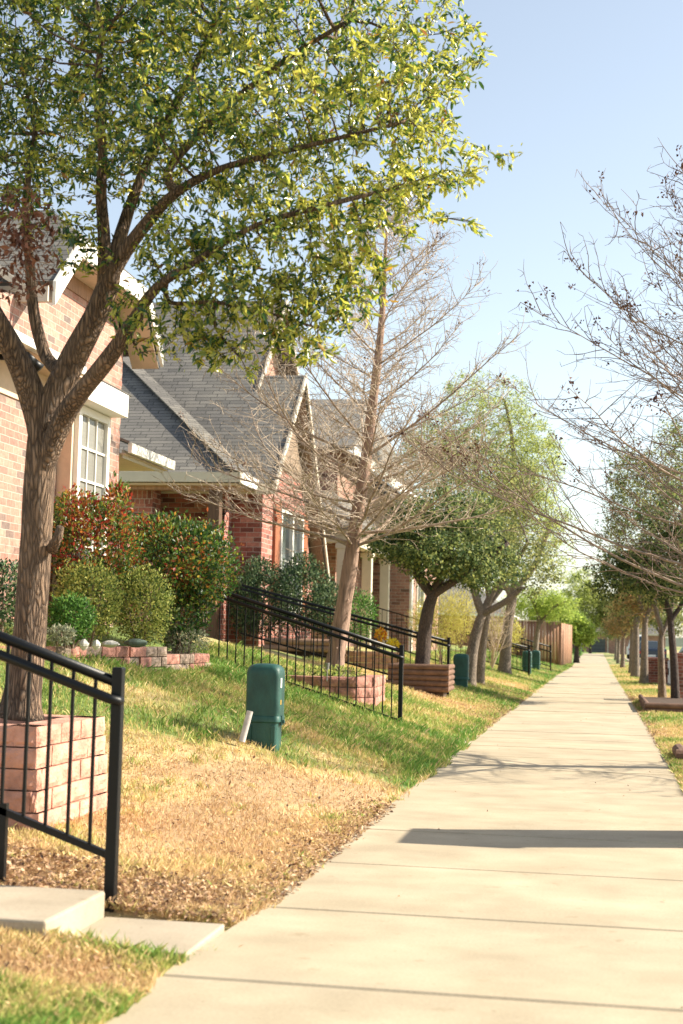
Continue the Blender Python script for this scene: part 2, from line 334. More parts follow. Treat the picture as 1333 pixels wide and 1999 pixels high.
# ------------------------------------------------------------------ the lie of the land
def xl(Y):   # left and right edge of the sidewalk
    return -1.5-0.10*(1-sstep(4.0, 6.6, Y))+0.12*sstep(20, 45, Y)+0.25*sstep(45, 70, Y)
def xr(Y):
    return 0.78-0.08*sstep(25, 50, Y)
def zroad(Y): return -0.65*sstep(120, 230, Y)
def gz(X, Y):
    X = np.asarray(X, float); Y = np.asarray(Y, float)
    s = 0.10+0.0*Y
    s = s+0.21*sstep(8.3, 12.0, Y)-0.08*sstep(18, 24, Y)
    w = np.clip(xl(Y)-X, 0, None)
    z = s*np.minimum(w, 4.2)+0.03*np.clip(w-4.2, 0, None)*(w > 4.2)
    z = z*(1-0.10*sstep(26, 50, Y))*(1-0.5*sstep(60, 100, Y))
    z = z+(fbm(X, Y, 0.9)-0.5)*0.05*np.clip(w*2, 0, 1)
    wr = np.clip(X-xr(Y), 0, None)
    z = z+0.02*np.clip(wr*4, 0, 1)-0.19*sstep(1.28, 1.32, wr)
    cut = (X > -2.16) & (X < -1.4) & (Y > 5.36) & (Y < 6.06)
    z = np.where(cut, -0.04, z)
    return z+zroad(Y)-0.012
def g1(X, Y): return float(gz(X, Y))

# how green (1) or dry (0) the turf is
def green(X, Y):
    n = fbm(X, Y, 0.55); n2 = fbm(X+40, Y, 2.2)
    w = xl(Y)-X
    base = 0.56*sstep(10.0, 12.4, Y+1.1*np.clip(w, -1, 3)-1.0)+0.22
    base = base-0.30*sstep(18.5, 23, Y)*(1-sstep(34, 40, Y))+0.05*sstep(40, 50, Y)
    base = base+(0.30*np.sin(X*5+Y*3)*.3+0.9*(fbm(X+9, Y, 1.6)-.45))*(Y < 5.6)+.26*np.exp(-(w/.3)**2)*(Y < 5.6)+.20*(1-sstep(3.9, 5.6, Y))*(fbm(X, Y+20, 2.6) > .45)
    base = base+0.30*np.exp(-(w/0.22)**2)*(vnoise(X*0, Y, 0.8) > 0.48)*(w > 0)
    base = np.where(X > 0, 0.55+0.15*np.sin(Y*0.9), base)
    base = base-0.2*(1-sstep(6.4, 7.1, Y))*(Y > 6.0)
    base = base-0.12*np.exp(-((w-0.05)/0.15)**2)*(Y > 6.6)*(Y < 10)
    return np.clip(base+(n-0.5)*1.1+(n2-0.5)*0.8, 0, 1)

def sheet(name, xs, ys, zf, mat, tone=None):
    X, Y = np.meshgrid(xs, ys); V = np.stack([X, Y, zf(X, Y)], -1).reshape(-1, 3)
    nx, ny = len(xs), len(ys); i = np.arange(nx*ny).reshape(ny, nx)
    Fc = np.stack([i[:-1, :-1], i[:-1, 1:], i[1:, 1:], i[1:, :-1]], -1).reshape(-1)
    return npmesh(name, V, Fc, 4, mat, tone=None if tone is None else tone(X, Y).ravel(), smooth=True)

m_ground, n, b, L = newmat('turf_soil')
a = N(n, 'ShaderNodeAttribute', attribute_name='tone'); g = N(n, 'ShaderNodeNewGeometry')
n1 = N(n, 'ShaderNodeTexNoise', Scale=35.0, Detail=6.0, Roughness=0.75); L(g.outputs['Position'], n1.inputs['Vector'])
ad = N(n, 'ShaderNodeMath', operation='MULTIPLY_ADD'); L(n1.outputs[0], ad.inputs[0]); ad.inputs[1].default_value = 0.5; L(a.outputs['Fac'], ad.inputs[2])
r = ramp(n, [(0.15, (0.36, 0.23, 0.13)), (0.45, (0.60, 0.43, 0.22)), (0.75, (0.36, 0.31, 0.11)), (1.1/1.2, (0.16, 0.23, 0.05))]); L(ad.outputs[0], r.inputs[0])
n2 = N(n, 'ShaderNodeTexNoise', Scale=120.0, Detail=4.0); L(g.outputs['Position'], n2.inputs['Vector'])
r2 = ramp(n, [(0.3, (0.55, 0.55, 0.55)), (0.7, (1.3, 1.3, 1.3))]); L(n2.outputs[0], r2.inputs[0])
mx = N(n, 'ShaderNodeMix', data_type='RGBA', blend_type='MULTIPLY'); mx.inputs[0].default_value = 1; L(r.outputs[0], mx.inputs[6]); L(r2.outputs[0], mx.inputs[7]); L(mx.outputs[2], b.inputs['Base Color'])
bp = N(n, 'ShaderNodeBump', Strength=0.7, Distance=0.02); L(n1.outputs[0], bp.inputs['Height']); L(bp.outputs[0], b.inputs['Normal']); b.inputs['Roughness'].default_value = 0.95

def spaced(a, b, n): return list(np.linspace(a, b, n, endpoint=False))
xs = spaced(-700, -60, 14)+spaced(-60, -12, 16)+spaced(-12, -6, 18)+spaced(-6, 1.9, 90)+spaced(1.9, 2.2, 8)+spaced(2.2, 14, 20)+spaced(14, 60, 10)+spaced(60, 701, 12)
ys = spaced(-12, 3, 12)+spaced(3, 30, 200)+spaced(30, 80, 120)+spaced(80, 260, 60)+spaced(260, 1600, 20)
def gsheet(X, Y):
    z = gz(X, Y)
    return z-0.10*((X > xl(Y)+0.09) & (X < xr(Y)-0.09) & (Y < 150))
tag(sheet('ground', xs, ys, gsheet, m_ground, green), kind='structure')

# sidewalk: slabs with open joints, one structure
mb = MB(); yj = [-4.0]
for v in (3.75, 5.11, 6.49, 7.83, 9.22, 10.68, 12.15, 13.95): yj.append(v)
while yj[-1] < 150: yj.append(yj[-1]+1.42+random.uniform(-.03, .03))
for k in range(len(yj)-1):
    a0, b0 = yj[k]+0.0065, yj[k+1]-0.0065; tz = [random.uniform(-0.004, 0.004) for _ in range(4)]
    za, zb = float(zroad(a0)), float(zroad(b0)); e = 0.009
    l0, r0, l1, r1 = float(xl(a0)), float(xr(a0)), float(xl(b0)), float(xr(b0))
    top = [(l0+e, a0+e, za+tz[0]), (r0-e, a0+e, za+tz[0]), (r1-e, b0-e, zb+tz[1]), (l1+e, b0-e, zb+tz[1])]
    mid = [(l0, a0, za+tz[0]-e), (r0, a0, za+tz[0]-e), (r1, b0, zb+tz[1]-e), (l1, b0, zb+tz[1]-e)]
    bot = [(x, y, z-0.12) for x, y, z in mid]
    i = len(mb.v); mb.v += top+mid+bot; mb.f.append((i, i+1, i+2, i+3)); mb.mi.append(0)
    for q in (0, 4):
        for w in range(4):
            w2 = (w+1) % 4; mb.f.append((i+q+w2, i+q+w, i+q+w+4, i+q+w2+4)); mb.mi.append(0)
for k in range(1, len(yj)-1):
    y0 = yj[k]; z0 = float(zroad(y0)); mb.poly([(float(xl(y0))+.01, y0-.02, z0-.016), (float(xr(y0))-.01, y0-.02, z0-.016), (float(xr(y0))-.01, y0+.02, z0-.016), (float(xl(y0))+.01, y0+.02, z0-.016)], 1)
tag(mb.build('sidewalk', (m_conc, m_mulch)), kind='structure')
mb = MB(); mb.prism([(2.20, -0.3), (9.5, -0.3), (9.5, -0.155), (2.20, -0.155)], 'y', -12, 118); tag(mb.build('road', m_asphalt), kind='structure')
mb = MB(); mb.prism([(2.04, -0.3), (2.20, -0.3), (2.20, -0.01), (2.17, 0.022), (2.04, 0.022)], 'y', -12, 118); tag(mb.build('kerb', m_conc2), kind='structure')
# distant low rise behind everything
mb = MB(); pts = []
for k in range(60):
    x = -700+k*24; pts.append((x, 2.0+5*float(fbm(x, 0, 0.02))))
mb2 = MB()
for k in range(59):
    (x0, z0), (x1, z1) = pts[k], pts[k+1]
    mb2.poly([(x0, 640, -1.5), (x1, 640, -1.5), (x1, 900, z1), (x0, 900, z0)])
m_far = simple('distant_woods', (0.06, 0.075, 0.04), 0.9, 0.4, 0.1)
tag(mb2.build('hills', m_far), kind='structure')

# ------------------------------------------------------------------ turf, leaves on the ground
m_blade = attrmat('grass_blades', [(0.0, (0.56, 0.37, 0.20)), (0.28, (0.76, 0.57, 0.29)), (0.50, (0.58, 0.50, 0.18)), (0.70, (0.32, 0.40, 0.09)), (1.0, (0.14, 0.28, 0.05))], trans=0.3, rough=0.6, spec=0.25)
def scatter(n, y0, y1, xa, xb, power=2.0):
    u = rng.random(n); k = 1-power   # density ~ 1/Y^power
    Y = (y0**k+u*(y1**k-y0**k))**(1/k) if abs(k) > 1e-6 else y0*(y1/y0)**u
    a_ = xa(Y); b_ = xb(Y); X = a_+(b_-a_)*rng.random(n); return X, Y
def blocked(X, Y):
    b_ = (X > -2.95-0.0) & (X < -2.02) & (Y > 5.35) & (Y < 6.0)
    b_ |= (X > -2.1) & (X < -1.5) & (Y > 5.45) & (Y < 6.0)
    b_ |= (X > -3.9) & (X < -2.95) & (Y > 7.35) & (Y < 8.5)
    b_ |= (X < -4.2) & (Y > 13.2+0.0*X) & (Y < 16.0)
    return b_
def blades(n, y0, y1, xa, xb, hmin, hmax, wid, power, clump=0, bias=0.):
    X, Y = scatter(n, y0, y1, xa, xb, power)
    if clump: X = np.repeat(X, clump)+rng.normal(0, .03, n*clump); Y = np.repeat(Y, clump)+rng.normal(0, .03, n*clump); n = n*clump
    ok = ~blocked(X, Y)
    keep = rng.random(n) < (0.30+1.1*fbm(X, Y, 3.0)); ok &= keep | (clump > 0)
    X, Y = X[ok], Y[ok]; n = len(X); Z = gz(X, Y)
    g_ = green(X, Y); t = np.clip(g_+bias+rng.normal(0, 0.16, n), 0, 1)
    t = np.where(rng.random(n) < 0.08, rng.random(n)*0.35, t)
    h = (hmin+(hmax-hmin)*rng.random(n)**1.4*1.25)*(0.6+0.75*g_)*np.clip(0.6+fbm(X, Y, 1.3), .5, 1.5); th = rng.random(n)*2*np.pi; ln = rng.normal(0, 0.55, n)*h+0.2*h; ph = rng.random(n)*2*np.pi
    w = wid*(0.6+0.8*rng.random(n))*(1+Y*0.045)
    dx, dy = np.cos(th)*w/2, np.sin(th)*w/2; lx, ly = np.cos(ph)*ln, np.sin(ph)*ln
    V = np.stack([np.stack([X-dx, Y-dy, Z-0.004], 1), np.stack([X+dx, Y+dy, Z-0.004], 1),
                  np.stack([X+lx*.4+dx*.7, Y+ly*.4+dy*.7, Z+h*0.6], 1), np.stack([X+lx, Y+ly, Z+h], 1)], 1).reshape(-1, 3)
    return V, np.repeat(t, 4)
parts = [blades(150000, 3.2, 12.5, lambda y: np.maximum(-0.46*y, -6.0), lambda y: xl(y)+0.01+.07*vnoise(0*y, y, 3.3)**2, 0.018, 0.05, 0.0045, 1.5),
         blades(190000, 12.5, 75, lambda y: -5.0+0*y, lambda y: xl(y)+0.01+.09*vnoise(0*y, y, 2.3)**2, 0.02, 0.055, 0.005, 1.7),
         blades(60000, 12, 75, lambda y: xr(y)-0.03, lambda y: np.minimum(0.075*y, 2.0), 0.02, 0.055, 0.005, 1.5),
         blades(130, 3.4, 22, lambda y: np.maximum(-0.44*y, -4.6), lambda y: xl(y)+0.0, 0.035, 0.06, 0.0055, 1.3, 30, .38), blades(110, 3.4, 40, lambda y: xl(y)-.12, lambda y: xl(y)+0.02, 0.025, 0.045, 0.006, 1.0, 30, .42)]
V = np.concatenate([p[0] for p in parts]); T = np.concatenate([p[1] for p in parts])
i = np.arange(len(V)//4)*4; Fc = np.stack([i, i+1, i+2, i+3], 1).ravel()
tag(npmesh('grass', V, Fc, 4, m_blade, T), 'short patchy green and straw coloured lawn grass sloping down to the sidewalk', 'grass', kind='stuff')
# taller tufts (weeds along the kerbside and between the steps)
m_litter = attrmat('dry_leaf_litter', [(0, (0.09, 0.045, 0.03)), (0.5, (0.40, 0.23, 0.12)), (1, (0.72, 0.52, 0.33))], trans=0.15, rough=0.7)
def leafcards(P, D, Nn, ln, wd, tone, fold=0.25, six=False):
    """P base points, D unit axis, Nn approx normals"""
    Sd = np.cross(D, Nn); Sd /= np.linalg.norm(Sd, axis=1, keepdims=True)+1e-9; Nn = np.cross(Sd, D)
    ln = ln[:, None]; wd = wd[:, None]
    if not six:
        V = np.stack([P, P+D*ln*.5+Sd*wd*.5+Nn*wd*fold, P+D*ln, P+D*ln*.5-Sd*wd*.5+Nn*wd*fold], 1).reshape(-1, 3)
        i = np.arange(len(P))*4; Fc = np.stack([i, i+1, i+2, i, i+2, i+3], 1).ravel(); return V, Fc, 3, np.repeat(tone, 4)
    V = np.stack([P, P+D*ln*.28+Sd*wd*.42+Nn*wd*fold, P+D*ln*.68+Sd*wd*.44+Nn*wd*fold*.8, P+D*ln-Nn*ln*.08, P+D*ln*.68-Sd*wd*.44+Nn*wd*fold*.8, P+D*ln*.28-Sd*wd*.42+Nn*wd*fold], 1).reshape(-1, 3)
    i = np.arange(len(P))*6; Fc = np.stack([i, i+1, i+2, i+3, i, i+3, i+4, i+5], 1).ravel(); return V, Fc, 4, np.repeat(tone, 6)
def unit(n): v = rng.normal(size=(n, 3)); return v/np.linalg.norm(v, axis=1, keepdims=True)
def litter(n, xy, size=0.03):
    X, Y = xy; n = len(X); Z = gz(X, Y); onw = (X > xl(Y)) & (X < xr(Y)); Z = np.where(onw, zroad(Y)+0.006, Z+0.012+0.02*rng.random(n))
    D = unit(n); D[:, 2] *= 0.35; D /= np.linalg.norm(D, axis=1, keepdims=True); Nn = unit(n)*0.5+np.array([0, 0, 1.0])
    return leafcards(np.stack([X, Y, Z], 1), D, Nn, size*(0.6+0.9*rng.random(n)), size*0.55*(0.6+0.8*rng.random(n)), rng.random(n), 0.3)
Ls = []
n_ = 3600; Y = 6.06+0.85*rng.random(n_)**1.5; X = xl(Y)+0.0-1.5*rng.random(n_)**0.9; Ls.append(litter(n_, (X, Y)))
n_ = 1500; Y = 6.6+4.0*rng.random(n_); X = xl(Y)+0.07-np.abs(rng.normal(0, 0.16, n_)); Ls.append(litter(n_, (X, Y)))
n_ = 1300; Y = 6.6+8.0*rng.random(n_); X = xl(Y)-2.0*rng.random(n_); Ls.append(litter(n_, (X, Y)))
n_ = 5200; Y = 18.5+14.0*rng.random(n_); X = xl(Y)+0.05-np.abs(rng.normal(0, 0.30, n_)); Ls.append(litter(n_, (X, Y)))
n_ = 2500; Y = 22+14.0*rng.random(n_); X = xl(Y)-1.6*rng.random(n_); Ls.append(litter(n_, (X, Y)))
n_ = 2200; Y = 14+22.0*rng.random(n_); X = xr(Y)-0.05+np.abs(rng.normal(0, 0.10, n_)); Ls.append(litter(n_, (X, Y)))
n_ = 900; Y = 3.6+1.7*rng.random(n_); X = xl(Y)-2.3*rng.random(n_)**0.8; Ls.append(litter(n_, (X, Y)))
n_ = 110; Y = 5+30.0*rng.random(n_); X = xl(Y)+(xr(Y)-xl(Y))*rng.random(n_); Ls.append(litter(n_, (X, Y), 0.022))
off = 0; VV = []; FF = []; TT = []
for v_, f_, p_, t_ in Ls: VV.append(v_); FF.append(f_+off); TT.append(t_); off += len(v_)
tag(npmesh('leaf_litter', np.concatenate(VV), np.concatenate(FF), 3, m_litter, np.concatenate(TT)), 'dry brown fallen leaves gathered along the edges of the sidewalk and steps', 'fallen leaves', kind='stuff')

# ------------------------------------------------------------------ trees
def colonize(pos, par, att, D, infl, kill, iters=90, trop=0.0, jit=0.16):
    pos = [np.array(p, float) for p in pos]; par = list(par); nc = [0]*len(pos)
    for p in par:
        if p >= 0: nc[p] += 1
    P = np.array(pos); A = np.array(att)
    dist = np.full(len(A), 1e9); near = np.zeros(len(A), int)
    for s in range(0, len(P), 400):
        d = np.linalg.norm(A[:, None]-P[None, s:s+400], axis=2); m = d.min(1); k = d.argmin(1)+s
        w = m < dist; dist[w] = m[w]; near[w] = k[w]
    alive = dist > kill
    for it in range(iters):
        act = alive & (dist < infl)
        if it < 6 and not act.any(): act = alive
        idx = np.where(act)[0]
        if len(idx) == 0: break
        dr = A[idx]-P[near[idx]]; dr /= np.linalg.norm(dr, axis=1, keepdims=True)+1e-9
        un, inv = np.unique(near[idx], return_inverse=True); sm = np.zeros((len(un), 3)); np.add.at(sm, inv, dr)
        newp = []; newpar = []
        for u, v in zip(un, sm):
            if nc[u] >= 6: continue
            v = v/(np.linalg.norm(v)+1e-9)+rng.normal(0, jit, 3)+np.array([0, 0, trop]); v /= np.linalg.norm(v)
            newp.append(P[u]+v*D*random.uniform(.8, 1.2)); newpar.append(u); nc[u] += 1
        if not newp: break
        s = len(P); newp = np.array(newp); P = np.vstack([P, newp]); par += newpar; nc += [0]*len(newp)
        ai = np.where(alive)[0]
        d = np.linalg.norm(A[ai][:, None]-newp[None], axis=2); m = d.min(1); k = d.argmin(1)+s
        w = m < dist[ai]; dist[ai[w]] = m[w]; near[ai[w]] = k[w]
        alive &= dist > kill
    return P, np.array(par)
def chains(P, par, rad0, tip=0.0025, ex=2.3, cap=0.85):
    n = len(P); r = np.zeros(n); cnt = np.ones(n)
    kids = [[] for _ in range(n)]
    for i in range(n):
        if par[i] >= 0: kids[par[i]].append(i)
    acc = np.zeros(n)
    for i in range(n-1, -1, -1):
        r[i] = max(tip, acc[i]**(1/ex)) if acc[i] > 0 else tip
        if par[i] >= 0: acc[par[i]] += r[i]**ex; cnt[par[i]] += cnt[i]
    for i in range(n):
        if i in rad0: r[i] = rad0[i]
        elif par[i] >= 0: r[i] = min(r[i], r[par[i]]*cap)
    out = []
    for i in range(n):
        if par[i] < 0 or (kids[par[i]] and max(kids[par[i]], key=lambda c: cnt[c]+(1e6 if c in rad0 else 0)) != i):
            ch = ([par[i]] if par[i] >= 0 else [])+[i]; c = i
            while kids[c]:
                c = max(kids[c], key=lambda q: cnt[q]+(1e6 if q in rad0 else 0)); ch.append(c)
            rr = [r[q] for q in ch]
            if par[i] >= 0: rr[0] = min(rr[0], rr[1]*1.15)
            out.append((ch, rr))
    return out, r, cnt, kids
def skeleton(limbs, step):
    """limbs: list of (attach_index_in_named, name, [(point, radius)...]); returns pos, par, rad0"""
    pos = []; par = []; rad = {}; named = {}
    for name, parent, frac, pts in limbs:
        if parent is None: prev = -1; start = 0
        else: ids = named[parent]; prev = ids[min(len(ids)-1, int(frac*(len(ids)-1)))]
        ids = []
        pp = [np.array(p, float) for p, _ in pts]; rr = [q for _, q in pts]
        if prev >= 0: pp = [pos[prev]]+pp; rr = [min(rad[prev], rr[0]*1.1)]+rr
        seg = []
        # catmull-rom resample
        for k in range(len(pp)-1):
            p0 = pp[max(k-1, 0)]; p1 = pp[k]; p2 = pp[k+1]; p3 = pp[min(k+2, len(pp)-1)]
            m = max(1, int(np.linalg.norm(p2-p1)/step))
            for q in range(m):
                t = q/m; c = 0.5*((2*p1)+(-p0+p2)*t+(2*p0-5*p1+4*p2-p3)*t*t+(-p0+3*p1-3*p2+p3)*t**3)
                seg.append((c, rr[k]+(rr[k+1]-rr[k])*t))
        seg.append((pp[-1], rr[-1]))
        if prev >= 0: seg = seg[1:]
        for c, q in seg:
            pos.append(c); par.append(prev); prev = len(pos)-1; rad[prev] = q; ids.append(prev)
        named[name] = ids
    return pos, par, rad
CARVE = [.10]
def blobpts(blobs, n, carve=None):
    vol = np.array([b[1][0]*b[1][1]**.6*b[1][2]*(b[2] if len(b) > 2 else 1) for b in blobs]); vol /= vol.sum(); out = []
    for bb, v in zip(blobs, vol):
        k = max(4, int(n*v)); u = unit(k)*(rng.random((k, 1))**(1/2.4)); out.append(np.array(bb[0])+u*np.array(bb[1]))
    P_ = np.concatenate(out); k = 1.5 if carve is None else carve
    nz = .5*fbm(P_[:, 0]+P_[:, 2]*1.3, P_[:, 1]-P_[:, 2]*.9, k)+.5*fbm(P_[:, 0]*1.1-P_[:, 1], P_[:, 2]*1.4+5, k*1.2)
    thr = np.quantile(nz, CARVE[0]); P_ = P_[nz > thr]; return P_
def growtree(name, label, limbs, blobs, natt, D, infl, kill, leaf, mats, group=None, tip=0.0025, sides=(16, 8, 5, 3), lsize=(0.06, 0.03), perleaf=6, maxcnt=14, tonef=None, cat='tree', droop=0.3, six=False, step=None, wob=0.0, jit=0.12, spread=0.06, trunkname='trunk', flare=0.0, fill=0, fillr=.16, filltwig=0):
    pos, par, rad = skeleton(limbs, step or D); base = Vector(pos[0])
    att = blobpts(blobs, natt)
    P, par = colonize(pos, par, att, D, infl, kill, jit=jit)
    chs, r, cnt, kids = chains(P, par, rad, tip)
    t = thing(name, base, label, cat, group)
    tr = MB(); br = MB()
    for ch, rr in chs:
        mx_ = max(rr); ns = sides[0] if mx_ > 0.05 else sides[1] if mx_ > 0.02 else sides[2] if mx_ > 0.008 else sides[3]
        pts = [P[q] for q in ch]
        if flare and ch[0] == 0:
            rr = list(rr)
            for k in range(min(len(rr), 12)): rr[k] *= 1+flare*math.exp(-k*0.55)
        tgt = tr if (ch[0] in rad or ch[-1] in rad) and mx_ > 0.012 else br
        (tgt).tube(pts, rr, ns, cap=mx_ > 0.03, wob=wob if mx_ > 0.03 else 0)
    tr.build(trunkname, mats[0], t, smooth=True)
    if br.v: br.build('branches', mats[1], t, smooth=True)
    ids = np.where(cnt <= maxcnt)[0]; ids = ids[par[ids] >= 0]
    n = len(ids)*perleaf; src = np.repeat(ids, perleaf); pa = par[src]
    u = rng.random((n, 1)); ax = P[src]-P[pa]; axn = ax/(np.linalg.norm(ax, axis=1, keepdims=True)+1e-9)
    base_ = P[pa]+ax*u+unit(n)*spread*rng.random((n, 1))
    if fill and filltwig:
        CARVE[0] = .34; cc = blobpts(blobs, fill, 2.2); CARVE[0] = .10; fb = []; fa = []; ftw = MB()
        fine = np.where((cnt <= 400) & (par >= 0))[0]; Pf = P[fine]
        for s0 in range(0, len(cc), 300):
            c_ = cc[s0:s0+300]; dd_ = np.linalg.norm(c_[:, None]-Pf[None], axis=2); k_ = dd_.argmin(1)
            for q_, kk in zip(c_, k_):
                if np.linalg.norm(q_-Pf[kk]) > .42: continue
                a_ = Pf[kk]; m_ = (a_+q_)/2+rng.normal(0, .015, 3); ftw.tube([a_, m_, q_], [.0030, .0022, .0012], 3, cap=False)
                L_ = np.linalg.norm(q_-a_)+1e-6; dr = (q_-a_)/L_; nl = filltwig; u_ = rng.random((nl, 1))**.6
                fb.append(a_+(q_-a_)*(.35+.65*u_)+unit(nl)*.022); fa.append(np.repeat(dr[None], nl, 0))
        ftw.build('twigs', mats[1], t)
        fb = np.concatenate(fb); base_ = np.concatenate([base_, fb]); axn = np.concatenate([axn, np.concatenate(fa)]); n = len(base_)
    elif fill:
        cc = blobpts(blobs, fill); m_ = np.repeat(np.arange(len(cc)), 16); ex_ = cc[m_]+unit(len(m_))*fillr*rng.random((len(m_), 1))**.6*np.array([1.2, 1.2, .8])
        base_ = np.concatenate([base_, ex_]); axn = np.concatenate([axn, unit(len(ex_))*.3]); n = len(base_)
    Dn = unit(n)*1.0+axn*0.7+np.array([0, 0, -droop]); Dn /= np.linalg.norm(Dn, axis=1, keepdims=True)
    Nn = unit(n)+np.array([0.25, 0, 0.7])
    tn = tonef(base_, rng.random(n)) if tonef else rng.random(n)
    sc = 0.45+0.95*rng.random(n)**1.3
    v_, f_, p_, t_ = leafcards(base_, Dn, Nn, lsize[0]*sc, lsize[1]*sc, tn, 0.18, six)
    npmesh('crown', v_, f_, p_, leaf, t_, parent=t)
    return t, n
# the big live oak in the foreground
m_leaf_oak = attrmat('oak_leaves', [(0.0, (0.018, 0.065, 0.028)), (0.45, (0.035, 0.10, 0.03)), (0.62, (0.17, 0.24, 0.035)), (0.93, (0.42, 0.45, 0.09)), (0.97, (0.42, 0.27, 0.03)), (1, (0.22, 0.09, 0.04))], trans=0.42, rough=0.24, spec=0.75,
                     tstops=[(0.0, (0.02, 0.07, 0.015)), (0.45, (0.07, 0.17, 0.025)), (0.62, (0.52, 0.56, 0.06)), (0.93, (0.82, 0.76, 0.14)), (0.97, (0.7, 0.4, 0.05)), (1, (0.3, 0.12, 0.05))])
A = lambda x, y, d: tuple(at(x, y, d=d))
limbs = [('T', None, 0, [(A(40, 1400, 8.4), .110), (A(52, 1280, 8.4), .098), (A(66, 1130, 8.4), .092), (A(75, 980, 8.4), .090), (A(82, 870, 8.4), .094), (A(88, 820, 8.4), .094)]),
         ('A', 'T', .97, [(A(64, 775, 8.38), .082), (A(34, 705, 8.3), .070), (A(-5, 630, 8.2), .062), (A(-80, 500, 8.1), .055), (A(-180, 330, 8.0), .04)]),
         ('C', 'T', 1.0, [(A(102, 785, 8.4), .086), (A(138, 712, 8.4), .080), (A(185, 620, 8.35), .070), (A(215, 545, 8.3), .062)]),
         ('B', 'C', .30, [(A(92, 700, 8.55), .040), (A(68, 620, 8.6), .036), (A(58, 520, 8.6), .030), (A(50, 400, 8.6), .024), (A(70, 250, 8.7), .016)]),
         ('C1', 'C', .9, [(A(203, 470, 8.3), .038), (A(197, 380, 8.25), .033), (A(200, 290, 8.2), .028), (A(190, 180, 8.1), .022), (A(200, 60, 8.0), .015)]),
         ('C2', 'C', 1., [(A(245, 490, 8.25), .042), (A(290, 430, 8.15), .036), (A(345, 375, 8.0), .028), (A(430, 330, 7.9), .020), (A(540, 300, 7.8), .015), (A(660, 270, 7.7), .011), (A(780, 240, 7.7), .010)]),
         ('C3', 'C', .95, [(A(232, 470, 8.4), .040), (A(262, 380, 8.5), .032), (A(310, 270, 8.6), .027), (A(380, 130, 8.6), .021), (A(440, 0, 8.6), .016)]),
         ('C4', 'C2', .35, [(A(330, 330, 8.3), .026), (A(420, 230, 8.4), .022), (A(540, 130, 8.4), .017), (A(680, 40, 8.3), .012)]),
         ('D', 'T', .82, [(A(120, 822, 8.28), .062), (A(155, 770, 8.15), .052), (A(215, 695, 8.0), .048), (A(265, 620, 7.9), .036), (A(308, 560, 7.8), .027), (A(390, 505, 7.7), .019), (A(500, 440, 7.7), .014), (A(640, 400, 7.7), .015), (A(760, 370, 7.8), .009)]),
         ('D2', 'D', .52, [(A(330, 590, 7.9), .014), (A(420, 590, 7.8), .011), (A(520, 610, 7.8), .008), (A(620, 640, 7.75), .006)]), ('D3', 'D2', .4, [(A(420, 640, 7.8), .009), (A(470, 700, 7.75), .006)]), ('D4', 'D', .3, [(A(240, 640, 7.9), .010), (A(270, 690, 7.85), .006)])]
def bl(x, y, d, rx, ry, rd, w=1.0):
    p = at(x, y, d=d); k = d/F; return (tuple(p), (rx*k, rd, ry*k), w)
blobs = [bl(60, 120, 8.6, 260, 260, 1.2), bl(330, 60, 8.5, 260, 200, 1.2), bl(600, 60, 8.4, 240, 160, 1.0), bl(330, 280, 8.2, 200, 130, 1.0), bl(600, 280, 8.1, 230, 150, 0.95),
         bl(790, 170, 8.0, 130, 150, 0.6, 1.2), bl(870, 330, 7.9, 130, 45, 0.4, 1.6), bl(800, 400, 7.9, 120, 60, 0.4, 1.3), bl(560, 440, 7.9, 190, 90, 0.6, 1.2), bl(390, 500, 7.9, 130, 90, .5, 1.9), bl(700, 470, 7.8, 90, 60, .4, 1.3), bl(390, 685, 7.85, 85, 50, .25, 2.6), bl(560, 540, 7.8, 130, 70, .4, 2.0), bl(150, 480, 8.2, 70, 60, .4, .9), bl(250, 590, 8.0, 45, 50, .3, 1.2), bl(265, 690, 7.9, 30, 28, .15, 2.0), bl(670, 560, 7.8, 100, 80, .4, 2.6),
         bl(470, 600, 7.8, 150, 80, .4, 2.2), bl(310, 630, 7.9, 75, 60, .3, 2.4), bl(600, 650, 7.8, 95, 60, .3, 2.8), bl(485, 725, 7.8, 18, 50, .1, 3.0), bl(1000, 300, 7.85, 45, 22, .12, 3.5), bl(30, 360, 8.3, 100, 80, .6, 1.2),
         bl(900, 80, 8.1, 60, 110, .4, 1.0), bl(-150, 150, 8.4, 200, 300, 1.2, .6), bl(450, -250, 8.5, 520, 220, 1.6, .35), bl(60, -300, 8.5, 300, 260, 1.6, .35), bl(940, 440, 7.9, 30, 14, .1, 3.0)]
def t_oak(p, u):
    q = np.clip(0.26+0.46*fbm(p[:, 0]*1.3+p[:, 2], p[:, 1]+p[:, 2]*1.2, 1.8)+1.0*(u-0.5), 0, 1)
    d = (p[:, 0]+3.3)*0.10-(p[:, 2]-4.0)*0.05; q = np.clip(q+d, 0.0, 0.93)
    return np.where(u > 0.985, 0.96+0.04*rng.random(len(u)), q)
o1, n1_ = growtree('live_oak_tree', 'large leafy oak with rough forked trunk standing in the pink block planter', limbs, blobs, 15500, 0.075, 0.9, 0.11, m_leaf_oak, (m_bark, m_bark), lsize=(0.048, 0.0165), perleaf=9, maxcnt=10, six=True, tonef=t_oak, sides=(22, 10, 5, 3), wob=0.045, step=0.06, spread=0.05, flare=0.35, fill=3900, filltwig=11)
print('oak leaves', n1_)
